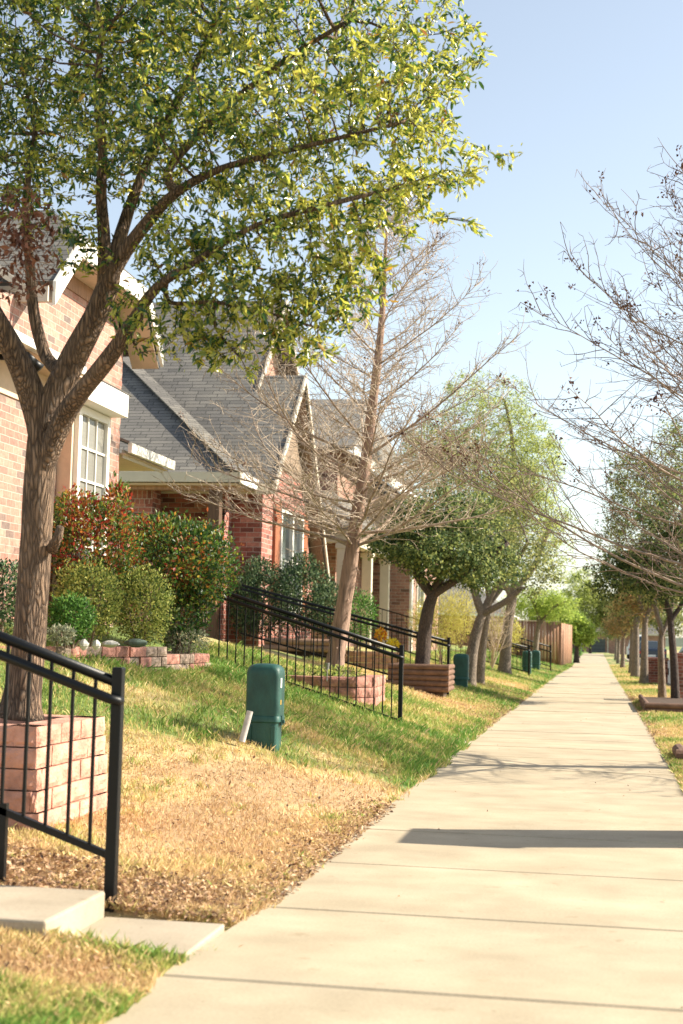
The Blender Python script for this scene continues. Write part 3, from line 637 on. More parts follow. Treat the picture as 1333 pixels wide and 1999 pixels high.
# dead reddish tuft at the left of the oak's crown
m_deadleaf = attrmat('dead_red_leaves', [(0, (0.08, 0.03, 0.02)), (1, (0.30, 0.13, 0.08))], trans=0.25, rough=0.6)
n = 500; P0 = np.array(at(35, 470, d=7.9)); pp = P0+unit(n)*np.array([.26, .18, .36])*rng.random((n, 1))**.6
Dn = unit(n)+np.array([0, 0, -.9]); Dn /= np.linalg.norm(Dn, axis=1, keepdims=True)
v_, f_, p_, t_ = leafcards(pp, Dn, unit(n), 0.05*(.5+rng.random(n)), 0.022*(.5+rng.random(n)), rng.random(n), .3)
npmesh('dead_foliage', v_, f_, p_, m_deadleaf, t_, parent=o1)
mb = MB()
for k in range(70):
    a0 = P0+unit(1)[0]*np.array([.22, .12, .3]); d0 = unit(1)[0]; mb.tube([a0, a0+d0*.09, a0+d0*.16+unit(1)[0]*.04], [.0022, .0015, .001], 3, cap=False)
mb.build('dead_twigs', m_twig2, o1)
# stub of a sawn branch on the trunk
mb = MB(); mb.tube([at(100, 1075, d=8.35), at(113, 1050, d=8.3), at(118, 1028, d=8.28)], [.035, .028, .022], 10, wob=.05); mb.build('branch_stub', m_bark, o1, smooth=True)

# bare cypresses
def cypress(name, label, axis, r0, blen, zfirst, nb, mats, side=None, group=None, nsec=13, seeds=90, updrift=0.5, conesize=.03, thick=1.0, flare=.25):
    ax = [np.array(a, float) for a in axis]; base = Vector(ax[0]); t = thing(name, base, label, 'tree', group)
    # resample trunk
    seg = []; 
    for k in range(len(ax)-1):
        p0 = ax[max(k-1, 0)]; p1 = ax[k]; p2 = ax[k+1]; p3 = ax[min(k+2, len(ax)-1)]
        for q in range(8):
            s_ = q/8; seg.append(0.5*((2*p1)+(-p0+p2)*s_+(2*p0-5*p1+4*p2-p3)*s_*s_+(-p0+3*p1-3*p2+p3)*s_**3))
    seg.append(ax[-1]); n = len(seg); H = seg[-1][2]-seg[0][2]
    rr = [r0*(1-0.93*(k/(n-1))**1.15)*(1+flare*math.exp(-k*0.45)) for k in range(n)]
    mb = MB(); mb.tube(seg, rr, 16, wob=0.08)
    # shreds of bark hanging off the trunk
    for k in range(70):
        j = random.randint(2, int(n*0.5)); th = random.uniform(0, 6.28); d = np.array([math.cos(th), math.sin(th), 0])
        p = seg[j]+d*rr[j]*0.96; q = p+d*random.uniform(.02, .06)+np.array([0, 0, random.uniform(-.16, .08)]); w = np.array([-d[1], d[0], 0])*.012
        mb.poly([p-w, p+w, q+w*.3, q-w*.3])
    mb.build('trunk', mats[0], t, smooth=True)
    mbp = MB(); mbs = MB(); cones = []
    for b_ in range(nb):
        f_ = (b_+random.random())/nb; f_ = f_**(1.15 if side is None else side); z = zfirst+(1-zfirst)*f_*0.98; j = z*(n-1); j0 = min(int(j), n-2); p = seg[j0]+(seg[j0+1]-seg[j0])*(j-j0)
        th = b_*2.39996+random.uniform(-.4, .4); ln = blen*(1-0.86*f_)*random.uniform(.72, 1.15)
        if side is not None:
            # richer toward one side, sparse on the other
            pass
        el = R(random.uniform(8, 24)+30*f_); d = np.array([math.cos(th)*math.cos(el), math.sin(th)*math.cos(el), math.sin(el)])
        pts = [p]; m = max(5, int(ln/0.16)); rb = max(0.006, min(0.024, 0.0085*ln))*thick*random.uniform(.8, 1.15)*(1 if f_ > .25 else 1.15)
        for q in range(m):
            d = d+np.array([rng.normal(0, .07), rng.normal(0, .07), rng.normal(0, .05)+updrift*0.045]); d /= np.linalg.norm(d); pts.append(pts[-1]+d*ln/m)
        mbp.tube(pts, [rb*(1-0.86*q/m) for q in range(m+1)], 6, cap=False)
        ns = int(nsec*(0.5+ln/blen))
        for s_ in range(ns):
            fr = 0.12+0.86*(s_+random.random())/ns; jj = fr*m; j1 = min(int(jj), m-1); q0 = pts[j1]+(pts[j1+1]-pts[j1])*(jj-j1)
            dd = (pts[j1+1]-pts[j1]); dd /= np.linalg.norm(dd); sd_ = np.cross(dd, [0, 0, 1.0]); sd_ /= np.linalg.norm(sd_)+1e-9
            sg = 1 if s_ % 2 else -1; v = dd*random.uniform(.25, .9)+sd_*sg*random.uniform(.4, 1)+np.array([0, 0, random.uniform(-.35, .6)]); v /= np.linalg.norm(v)
            l2 = ln*random.uniform(.13, .30)*(1.1-fr*.5)+.10; sp_ = [q0]
            for q in range(4):
                v = v+rng.normal(0, .14, 3)+np.array([0, 0, .05]); v /= np.linalg.norm(v); sp_.append(sp_[-1]+v*l2/4)
            mbs.tube(sp_, [.0058, .005, .0042, .0034, .0022], 3, cap=False)
            for q in range(random.randint(3, 6)):
                k = random.randint(1, 4); w = rng.normal(size=3)*.8+v*.7; w /= np.linalg.norm(w); l3 = random.uniform(.05, .18)
                e1 = sp_[k]+w*l3*.5; e2 = e1+(w+rng.normal(0, .3, 3))*l3*.5
                mbs.tube([sp_[k], e1, e2], [.0032, .0026, .0017], 3, cap=False)
            if fr > .72 and f_ > .0 and random.random() < .5: cones.append(sp_[random.randint(2, 4)])
        cones.append(pts[-1]); cones.append(pts[-2])
    mbp.build('limbs', mats[1], t, smooth=True); mbs.build('twigs', mats[2], t)
    random.shuffle(cones); cones = cones[:seeds]; P_ = []
    for c in cones:
        for _ in range(random.randint(5, 11)): P_.append(np.array(c)+rng.normal(0, conesize*.8, 3))
    P_ = np.array(P_); n = len(P_); v_, f_, p_, t_ = leafcards(P_, unit(n), unit(n), conesize*(.6+.7*rng.random(n)), conesize*.7*(.6+.7*rng.random(n)), rng.random(n), .4)
    npmesh('seed_clusters', v_, f_, p_, m_cone, t_, parent=t)['kind'] = 'stuff'
    return t
D2 = 18.5
cypress('bare_cypress_tree', 'tall bare cypress with peeling reddish trunk rising from the curved red block planter',
        [at(653, 1306, d=D2), at(668, 1200, d=D2), at(688, 1070, d=D2), at(708, 940, d=D2), at(722, 830, d=D2), at(738, 700, d=D2), at(747, 590, d=D2), at(752, 500, d=D2), at(757, 400, d=D2)], 0.112, 2.95, 0.25, 60, (m_cyp, m_limb, m_twig), seeds=60, nsec=29, side=1.75, thick=.85)
bR = Vector((1.72, 15.1, 0.0)); 
cypress('bare_cypress_tree', 'bare cypress at the right edge with dark seed clusters overhanging the sidewalk',
        [bR, bR+Vector((0, 0, 1.5)), bR+Vector((0.03, 0, 3)), bR+Vector((0.0, 0, 4.2)), bR+Vector((0.02, 0, 5.3)), bR+Vector((0, 0, 6.3))], 0.12, 4.0, 0.20, 100, (m_cyp, m_limb, m_twig2), seeds=330, updrift=.42, conesize=.038, nsec=19, thick=.62, side=1.3)

# leafy trees along both sides
CARVE[0] = .32
def leafm(name, a, b_, c, tr=0.35, ra=1.6):
    bright = lambda q: tuple(min(.85, x*ra+0.02) for x in q)
    return attrmat(name, [(0, a), (.5, b_), (1, c)], trans=tr, rough=.55, spec=.22, tstops=[(0, bright(a)), (.5, bright(b_)), (1, bright(c))])
m_lf_dark = leafm('dark_holly_leaves', (0.02, 0.045, 0.016), (0.085, 0.13, 0.04), (0.32, 0.34, 0.10), .38)
m_lf_olive = leafm('olive_leaves', (0.035, 0.055, 0.02), (0.15, 0.18, 0.055), (0.38, 0.37, 0.12), .42)
m_lf_lime = leafm('new_spring_leaves', (0.12, 0.18, 0.03), (0.27, 0.36, 0.06), (0.42, 0.48, 0.10), .45)
m_lf_budding = leafm('budding_leaves', (0.10, 0.13, 0.03), (0.26, 0.31, 0.07), (0.46, 0.48, 0.15), .5)
m_lf_rust = leafm('rust_green_leaves', (0.09, 0.09, 0.03), (0.22, 0.18, 0.06), (0.36, 0.20, 0.08), .35)
def mtree(name, label, d, trunk, forks, blobs_, leaf, bark, natt=900, lsize=(.05, .03), per=6, dens=2.6, fillf=1.0, group='trees along the sidewalk', D=.14, maxcnt=8, r=.1, spread=.12, six=False):
    limbs = []; n = len(trunk); tp = []
    for k, (x, y) in enumerate(trunk): tp.append((A(x, y, d), r*(1-.35*k/max(1, n-1))))
    # root it in the ground
    b0 = tp[0][0]; gzz = g1(b0[0], b0[1]); tp[0] = ((b0[0], b0[1], min(b0[2], gzz-.03)), tp[0][1])
    limbs.append(('T', None, 0, tp))
    for k, (fr, pts) in enumerate(forks):
        rr = r*(.62 if k == 0 else .5); limbs.append(('F%d' % k, 'T', fr, [(A(x, y, d+dd), max(.012, rr*(1-.22*j))) for j, (x, y, dd) in enumerate(pts)]))
    k = d/F; bb = [bl(x, y, d+dd, rx, ry, rd) for x, y, rx, ry, rd, dd in blobs_]
    return growtree(name, label, limbs, bb, int(natt*1.5), D, 1.8, .22, leaf, (bark, bark), group=group, tip=.004, sides=(12, 6, 4, 3), lsize=(lsize[0]*1.1, lsize[1]*1.15), perleaf=int(per*dens), maxcnt=maxcnt+4, spread=spread*1.5, wob=.03, flare=.4, fill=int(natt*fillf), fillr=.17*max(1, d/40))
G = 'trees along the sidewalk'
mtree('evergreen_tree', 'dark evergreen with forked black trunk standing in the brown log planter', 24.3, [(822, 1305), (828, 1240), (838, 1180), (850, 1150)],
      [(.95, [(815, 1120, .1), (813, 1085, .2), (790, 1050, .2)]), (1., [(872, 1100, 0), (880, 1040, .2), (870, 960, .3), (860, 880, .3)]), (.98, [(900, 1125, -.2), (950, 1090, -.3), (990, 1060, -.3)])],
      [(765, 1060, 60, 36, .8, 0), (850, 1080, 85, 55, 1.3, 0), (945, 1105, 75, 50, 1.1, 0), (870, 1010, 110, 60, 1.3, .3)], m_lf_dark, m_bark_dark, natt=1700, lsize=(.055, .035), per=8, r=.135)
mtree('grey_trunk_tree', 'leaning grey forked trunk just right of the second green pedestal', 29.5, [(915, 1335), (922, 1270), (935, 1215), (945, 1190)],
      [(.97, [(928, 1160, 0), (920, 1110, .1), (915, 1060, .2)]), (1., [(965, 1150, 0), (1000, 1110, -.2), (1030, 1060, -.2)]), (.95, [(985, 1175, -.3), (1015, 1150, -.5)])],
      [(930, 1060, 80, 60, 1.2, 0), (1010, 1070, 80, 70, 1.3, 0), (860, 900, 95, 70, 1.2, .3), (960, 940, 90, 80, 1.4, .3), (1050, 1130, 45, 35, .7, 0)], m_lf_olive, m_bark2, natt=1100, per=6, r=.13)
mtree('grey_trunk_tree', 'second pale grey trunk close behind the leaning forked one', 31.5, [(936, 1318), (942, 1260), (950, 1200), (955, 1170)],
      [(1., [(950, 1120, 0), (955, 1050, .2)]), (.95, [(985, 1140, .2), (1010, 1090, .4)])], [(960, 1030, 70, 70, 1.1, .4), (1010, 960, 60, 60, 1.1, .6)], m_lf_olive, m_bark2, natt=500, per=5, r=.10)
mtree('budding_tree', 'tall pale green budding tree with broad rounded crown behind the bare cypress', 41, [(985, 1296), (990, 1230), (1000, 1170), (1004, 1140)],
      [(1., [(1000, 1060, 0), (1005, 960, .2), (1000, 860, .2), (985, 780, .2)]), (.95, [(1040, 1110, 0), (1075, 1020, 0)]), (.9, [(965, 1090, 0), (930, 1010, 0)])],
      [(950, 800, 100, 85, 1.6, 0), (1010, 900, 95, 110, 1.9, 0), (870, 880, 100, 80, 1.6, 0), (1050, 930, 55, 80, 1.2, 0), (1060, 1020, 70, 90, 1.6, 0), (950, 1010, 110, 90, 1.8, 0), (1085, 1100, 45, 50, 1., 0)], m_lf_budding, m_bark2, natt=2600, lsize=(.055, .028), per=9, r=.17, D=.17, spread=.16, maxcnt=7)
mtree('young_tree', 'small tree with fresh lime leaves in front of the wooden fence', 52, [(1044, 1295), (1047, 1250), (1052, 1215)],
      [(1., [(1048, 1190, 0), (1035, 1165, 0)]), (.97, [(1075, 1190, 0), (1100, 1175, 0)])], [(1040, 1175, 60, 32, 1.1, 0), (1085, 1185, 48, 30, .9, 0), (1010, 1195, 30, 18, .6, 0)], m_lf_lime, m_bark2, natt=650, lsize=(.06, .035), per=6, r=.11, D=.17)
mtree('evergreen_tree', 'dark leaved tree whose slim trunk rises from the timber box on the right', 28.75, [(1319, 1385), (1316, 1300), (1310, 1230), (1308, 1200)],
      [(1., [(1290, 1150, 0), (1270, 1110, 0), (1250, 1080, .2)]), (.97, [(1335, 1170, 0), (1350, 1100, 0), (1330, 1020, 0)])],
      [(1205, 1125, 68, 48, 1., 0), (1290, 1110, 90, 70, 1.2, 0), (1380, 1060, 80, 90, 1.3, 0), (1300, 1000, 70, 60, 1., .3), (1180, 1140, 35, 30, .5, 0)], m_lf_dark, m_bark_dark, natt=1500, lsize=(.06, .038), per=8, r=.09)
mtree('grey_trunk_tree', 'pale forked trunk just left of the brick mailbox pillar', 31.2, [(1293, 1372), (1291, 1300), (1290, 1255), (1292, 1230)],
      [(1., [(1280, 1190, 0), (1275, 1150, 0)]), (.97, [(1308, 1200, 0), (1315, 1150, 0)])], [(1275, 1140, 50, 40, .8, 0), (1310, 1160, 40, 30, .8, 0), (1255, 950, 80, 100, 1.5, 1), (1320, 900, 60, 90, 1.3, 1), (1300, 1050, 80, 70, 1.2, 1), (1200, 1050, 40, 60, 1., 1)], m_lf_olive, m_bark2, natt=1500, per=6, r=.085)
for (x, y, d, h, lf, lb, rr) in [(1257, 1340, 41, 1205, m_lf_rust, 'third trunk of the right hand row with rust tinted leaves', .12), (1240, 1322, 49, 1215, m_lf_olive, 'fourth trunk of the right hand row under olive leaves', .14), (1232, 1316, 55, 1225, m_lf_rust, 'fifth slender trunk of the right hand row under thin brownish leaves', .1),
                            (1215, 1304, 66, 1240, m_lf_rust, 'sixth small trunk of the right hand row with orange tinted leaves', .1), (1206, 1299, 78, 1245, m_lf_olive, 'thin trunk near the far end of the right hand row', .09), (1201, 1293, 92, 1248, m_lf_olive, 'farthest small trunk of the right hand row', .09)]:
    s = 41/d
    mtree('street_tree', lb, d, [(x, y), (x+1, (y+h)/2), (x+2, h)], [(1., [(x-8*s, h-25*s, 0), (x-12*s, h-50*s, 0)]), (.97, [(x+15*s, h-28*s, 0), (x+22*s, h-60*s, 0)])],
          [(x-10*s, h-30*s, 52*s, 34*s, .9, 0), (x+28*s, h-55*s, 55*s, 45*s, 1., 0), (x+5, h-100*s, 50*s, 50*s, 1., 0)], lf, m_bark2, natt=420, per=6, r=rr, lsize=(.07, .045), D=.18)
for (x, y, d, rx, ry, lf, lb, nm) in [(1125, 1292, 78, 42, 30, m_lf_lime, 'bright lime tree just past the end of the wooden fence', 'young_tree'), (1128, 1281, 100, 22, 24, m_lf_dark, 'small dark round tree past the wooden fence end', 'evergreen_tree'),
                                 (1092, 1275, 110, 44, 34, m_lf_lime, 'lime tree rising behind the wooden fence', 'young_tree'), (1152, 1274, 150, 40, 62, m_lf_budding, 'tall pale tree closing the gap between the two rows of crowns', 'budding_tree'), (1138, 1275, 200, 20, 14, m_lf_dark, 'small dark tree left of the far garage', 'evergreen_tree'), (1205, 1270, 150, 40, 36, m_lf_olive, 'olive tree far off above the parked cars', 'street_tree'),
                                 (1290, 1272, 120, 60, 60, m_lf_olive, 'broad olive tree across the street at far right', 'street_tree')]:
    mtree(nm, lb, d, [(x, y), (x+1, y-32)], [(1., [(x-6, y-42, 0), (x-10, y-54, 0)]), (.97, [(x+8, y-42, 0), (x+12, y-56, 0)])],
          [(x, y-40-ry*.8, rx*.8, ry*.8, rx*d/F*.8, 0), (x+rx*.5, y-34-ry*.4, rx*.6, ry*.5, rx*d/F*.5, 0), (x-rx*.4,  y-36-ry*1.2, rx, ry, rx*d/F, 0)], lf, m_bark_dark, natt=500, per=7, r=.14, lsize=(.15, .10), D=.3, group='trees at the far end of the street', spread=.3)

# ------------------------------------------------------------------ shrubs
def shrub(name, label, blobs_, n, leaf, lsize, stems=6, group=None, shell=.55, tonef=None, cat='shrub', up=.4):
    c = np.mean([np.array(b_[0]) for b_ in blobs_], axis=0); gg = g1(c[0], c[1]); t = thing(name, (c[0], c[1], gg), label, cat, group)
    vol = np.array([b_[1][0]*b_[1][2] for b_ in blobs_]); vol /= vol.sum(); P_ = []; N_ = []
    for b_, v in zip(blobs_, vol):
        k = int(n*v); u = unit(k); r_ = shell+(1-shell)*rng.random((k, 1))**.7; lump = 0.80+.34*fbm(u[:, 0]*3+b_[0][0]*5, u[:, 2]*3+u[:, 1]*2, 1.2)[:, None]+.12*rng.random((k, 1))**3*2
        P_.append(np.array(b_[0])+u*r_*lump*np.array(b_[1])); N_.append(u)
    P_ = np.concatenate(P_); N_ = np.concatenate(N_); gz_ = gz(P_[:, 0], P_[:, 1]); ok = P_[:, 2] > gz_+.02; P_, N_ = P_[ok], N_[ok]; n = len(P_)
    D_ = unit(n)*.8+N_*.6+np.array([0, 0, up]); D_ /= np.linalg.norm(D_, axis=1, keepdims=True); sc = .6+.7*rng.random(n)
    tn = tonef(P_, rng.random(n)) if tonef else rng.random(n)
    v_, f_, p_, t_ = leafcards(P_, D_, unit(n)*.7+N_, lsize[0]*sc, lsize[1]*sc, tn, .2); npmesh('foliage', v_, f_, p_, leaf, t_, parent=t)
    mb = MB()
    for b_ in blobs_:
        bc = np.array(b_[0]); rad_ = np.array(b_[1])
        for k in range(stems):
            u = unit(1)[0]; u[2] = abs(u[2]); e = bc+u*rad_*random.uniform(.7, 1.02); s0 = np.array([bc[0]+random.uniform(-.06, .06), bc[1]+random.uniform(-.06, .06), max(g1(bc[0], bc[1])-.02, bc[2]-rad_[2]*1.3)])
            m_ = (s0+e)/2+np.array([0, 0, .05])+rng.normal(0, .04, 3); mb.tube([s0, m_, e], [.012, .008, .004], 4, cap=False)
    mb.build('stems', m_twig2, t, smooth=True); return t
m_photinia = attrmat('photinia_leaves', [(0, (0.02, 0.05, 0.018)), (.45, (0.06, 0.12, 0.025)), (.68, (0.22, 0.25, 0.05)), (.8, (0.34, 0.14, 0.03)), (1, (0.22, 0.03, 0.02))], trans=.35, rough=.42, spec=.35, tstops=[(0, (.05, .14, .03)), (.45, (.16, .3, .05)), (.68, (.5, .5, .08)), (.8, (.65, .25, .05)), (1, (.5, .07, .04))])
m_box = leafm('boxwood_leaves', (0.03, 0.06, 0.018), (0.18, 0.23, 0.045), (0.50, 0.50, 0.14), .45)
m_box2 = leafm('bright_green_leaves', (0.025, 0.07, 0.015), (0.06, 0.16, 0.025), (0.15, 0.28, 0.05), .35)
m_holly = leafm('glossy_hedge_leaves', (0.010, 0.030, 0.016), (0.035, 0.08, 0.03), (0.20, 0.27, 0.12), .2)
m_forsy = leafm('yellow_green_sprays', (0.26, 0.24, 0.05), (0.46, 0.41, 0.09), (0.60, 0.52, 0.16), .4)
m_grey = leafm('grey_green_leaves', (0.12, 0.14, 0.09), (0.26, 0.28, 0.18), (0.42, 0.42, 0.28), .25)
m_orange = leafm('orange_flowers', (0.5, 0.12, 0.01), (0.7, 0.3, 0.02), (0.8, 0.55, 0.05), .3)
m_yellow = leafm('yellow_flowers', (0.6, 0.4, 0.02), (0.8, 0.6, 0.03), (0.85, 0.7, 0.1), .3)
def t_pho(p, u):
    top = (p[:, 2]-1.55)*.30; patch = fbm(p[:, 0]*2+3, p[:, 2]*2+p[:, 1], 1.6)-.5
    return np.clip(.34+top*.5+patch*1.5+(u-.5)*1.05, 0, 1)
shrub('red_tip_shrub', 'large red tipped bush in front of the corner window, left of the two', [bl(185, 1075, 14.8, 90, 100, .5), bl(150, 1015, 14.8, 50, 60, .35), bl(230, 1000, 14.9, 26, 62, .2), bl(200, 1150, 14.8, 80, 70, .4)], 9000, m_photinia, (.05, .026), tonef=t_pho, group='red tipped shrubs by the porch')
shrub('red_tip_shrub', 'large red tipped bush hanging over the stone edging, right of the two', [bl(330, 1100, 15.5, 100, 90, .5), bl(395, 1105, 15.6, 70, 85, .45), bl(350, 1190, 15.5, 62, 70, .35), bl(300, 1045, 15.6, 60, 40, .3)], 12500, m_photinia, (.05, .026), tonef=t_pho, group='red tipped shrubs by the porch')
shrub('boxwood_shrub', 'rounded clipped yellow green shrub beside the oak trunk', [bl(170, 1172, 13.3, 66, 74, .33)], 5200, m_box, (.032, .02), group='rounded shrubs in the stone edged bed')
shrub('boxwood_shrub', 'rounded clipped shrub in the middle of the bed in front of the red tipped bush', [bl(277, 1186, 14.6, 60, 74, .33)], 5200, m_box, (.032, .02), group='rounded shrubs in the stone edged bed')
shrub('low_green_shrub', 'low bright green shrub tucked right of the oak trunk', [bl(138, 1208, 12.7, 46, 44, .2)], 2600, m_box2, (.035, .02))
shrub('dark_shrub', 'dark shaded shrub left of the oak trunk', [bl(5, 1160, 12.3, 60, 66, .3)], 2600, m_holly, (.035, .022))
shrub('grey_leaved_plant', 'low silvery grey plant spilling by the right end of the stone edging', [bl(358, 1252, 15.4, 48, 28, .2)], 1500, m_grey, (.035, .012), stems=5, cat='plant')
shrub('grey_leaved_plant', 'small pale leafed plant beside the oak trunk above the stone edging', [bl(118, 1240, 12.3, 26, 16, .12)], 500, m_grey, (.04, .02), stems=4, cat='plant')
shrub('holly_hedge', 'dark glossy hedge below the shuttered window', [bl(520, 1172, 26.3, 62, 75, .7), bl(590, 1166, 26.3, 65, 70, .7), bl(640, 1190, 26.2, 42, 52, .6), bl(478, 1185, 26.4, 30, 62, .5), bl(500, 1120, 26.6, 30, 30, .25), bl(590, 1108, 26.4, 30, 30, .25)], 16000, m_holly, (.055, .030), shell=.5, cat='hedge')
shrub('low_green_shrub', 'green shrub right of the peeling cypress trunk', [bl(698, 1204, 26.5, 36, 50, .5)], 2600, m_box2, (.05, .026))
shrub('spray_shrub', 'big airy yellow green bush behind the dark evergreen trunk', [bl(860, 1215, 33.0, 60, 62, .8), bl(900, 1200, 33.2, 35, 50, .6), bl(825, 1225, 33, 28, 50, .5)], 9000, m_forsy, (.075, .012), shell=.3, up=.9)
shrub('spray_shrub', 'smaller yellow green bush in front of the wooden fence', [bl(985, 1240, 45.0, 38, 36, .6)], 2200, m_forsy, (.10, .02), shell=.3, up=.9)
shrub('flower_clump', 'low clump of orange flowers behind the railing', [bl(744, 1240, 24.6, 10, 11, .12)], 200, m_orange, (.05, .035), stems=4, cat='flowers')
shrub('flower_clump', 'bright yellow flowers behind the railing near the log planter', [bl(767, 1258, 24.4, 12, 9, .12)], 220, m_yellow, (.05, .035), stems=4, cat='flowers')
shrub('planter_groundcover', 'thin weeds around the foot of the bare cypress', [bl(655, 1312, 17.9, 55, 10, .25)], 420, m_box, (.05, .02), stems=3, cat='plant')
shrub('roadside_shrub', 'small green plant beside the far green pedestal', [bl(1126, 1273, 95, 9, 7, .3)], 300, m_box2, (.12, .07), stems=3, cat='plant')
# small leafless shrub
t = thing('bare_shrub', at(961, 1302, d=36), 'thin leafless shrub between the railings in front of the fence', 'shrub'); mb = MB()
for k in range(16):
    p = np.array(at(961, 1304, d=36)); d = np.array([rng.normal(0, .22), rng.normal(0, .2), 1.0]); pts = [p]
    for q in range(6): d = d+rng.normal(0, .13, 3); d /= np.linalg.norm(d); pts.append(pts[-1]+d*random.uniform(.2, .32))
    mb.tube(pts, [.02, .016, .012, .010, .008, .006, .004], 4, cap=False)
    for q in range(7):
        j = random.randint(2, 5); w = unit(1)[0]; w[2] = abs(w[2]); mb.tube([pts[j], pts[j]+w*.2, pts[j]+w*.4+np.array([0, 0, .1])], [.007, .005, .003], 3, cap=False)
mb.build('stems', m_twig, t, smooth=True)

# ------------------------------------------------------------------ railings
def railing(label, Y, xp, zp, xe, slope, H=.93, gap=.088, handrail=True, thick=1.0, endpost=False, botgap=.12, bal=.1, group='black stair railings'):
    t = thing('stair_railing', (xp, Y, zp), label, 'railing', group); w = .050*thick
    zt = lambda x: zp+H-.03+(xp-x)*slope
    mb = MB(); mb.box(xp-w/2, xp+w/2, Y-w/2, Y+w/2, g1(xp, Y)-.1, zp+H+.02); mb.build('post', m_black, t, bevel=.006)
    if handrail: mb = MB().tube([(xp+.0, Y, zt(xp)-.02), (xe, Y, zt(xe)-.02)], .024*thick, 10); mb.build('top_rail', m_black, t, smooth=True)
    else: MB().bar((xp, Y, zt(xp)), (xe, Y, zt(xe)), .03*thick).build('top_rail', m_black, t)
    z2 = lambda x: zt(x)-gap
    if handrail:
        mb = MB().tube([(xe, Y-.055, z2(xe)), (xp-.02, Y-.055, z2(xp)), (xp+.015, Y-.045, z2(xp)-.008), (xp+.02, Y-.01, z2(xp)-.01)], [.022*thick]*3+[.018*thick], 10); mb.build('handrail', m_black, t, smooth=True)
        MB().bar((xp-.03, Y, z2(xp)-.01), (xe, Y, z2(xe)), .022*thick, .03).build('middle_rail', m_black, t)
    zb = lambda x: zp+botgap+(xp-x)*slope
    MB().bar((xp-.0, Y, zb(xp)), (xe, Y, zb(xe)), .03*thick, .03*thick).build('bottom_rail', m_black, t)
    x = xp-bal; k = 0
    while x > xe and k < 95:
        MB().bar((x, Y, zb(x)), (x, Y, zt(x)-.02), .0135*thick).build('baluster', m_black, t); x -= bal; k += 1
    if endpost: MB().box(xe-w/2, xe+w/2, Y-w/2, Y+w/2, g1(xe, Y)-.2, zt(xe)+.04).build('post', m_black, t, bevel=.006)
    return t
r1 = railing('nearest black railing over the steps at the lower left', 6.10, -2.09, .13, -3.3, .34, bal=.105)
MB().box(-2.62, -2.585, 6.085, 6.115, .05, .46).build('support_leg', m_black, r1)
railing('black double railing ending behind the largest green pedestal', 16.6, -2.24, .14, -4.55, .30, H=.98, bal=.105)
railing('black double railing in front of the log planter', 24.6, -2.50, .20, -6.2, .245, H=1.02, bal=.11)
railing('thin single railing running down to the leaning grey trunk', 37.0, -2.92, .2, -5.7, .27, H=1.06, handrail=False, endpost=True, bal=.13)
railing('double railing just before the third green pedestal', 43.5, -1.98, .12, -3.9, .23, H=.9, thick=1.2, bal=.12)
railing('farthest railing against the wooden fence', 54, -1.66, .12, -4.0, .26, H=.9, handrail=True, gap=.2, thick=1.1, bal=.14)

# ------------------------------------------------------------------ steps and landings
def steps(label, x0, Y0, Y1, n, zs, rise, run, land=None):
    t = thing('concrete_steps', (x0, (Y0+Y1)/2, 0), label, 'steps', 'concrete entry steps')
    if land: MB().box(land, float(xl((Y0+Y1)/2))-.006, Y0+.10, Y1+.0, -.12, .016).build('landing', m_conc2, t, bevel=.008)
    for k in range(n):
        MB().box(x0-run*(k+1)-.02, x0-run*k, Y0, Y1, -.2, zs+rise*k).build('step', m_conc2, t, bevel=.012)
    return t
steps('pale concrete steps under the nearest railing', -2.07, 5.30, 5.98, 2, .125, .16, .66, -2.07)
steps('concrete steps showing under the second railing', -2.10, 16.7, 17.7, 7, .12, .115, .42, -2.1)
steps('concrete steps beside the log planter', -2.3, 24.8, 25.9, 7, .10, .11, .42, -2.3)

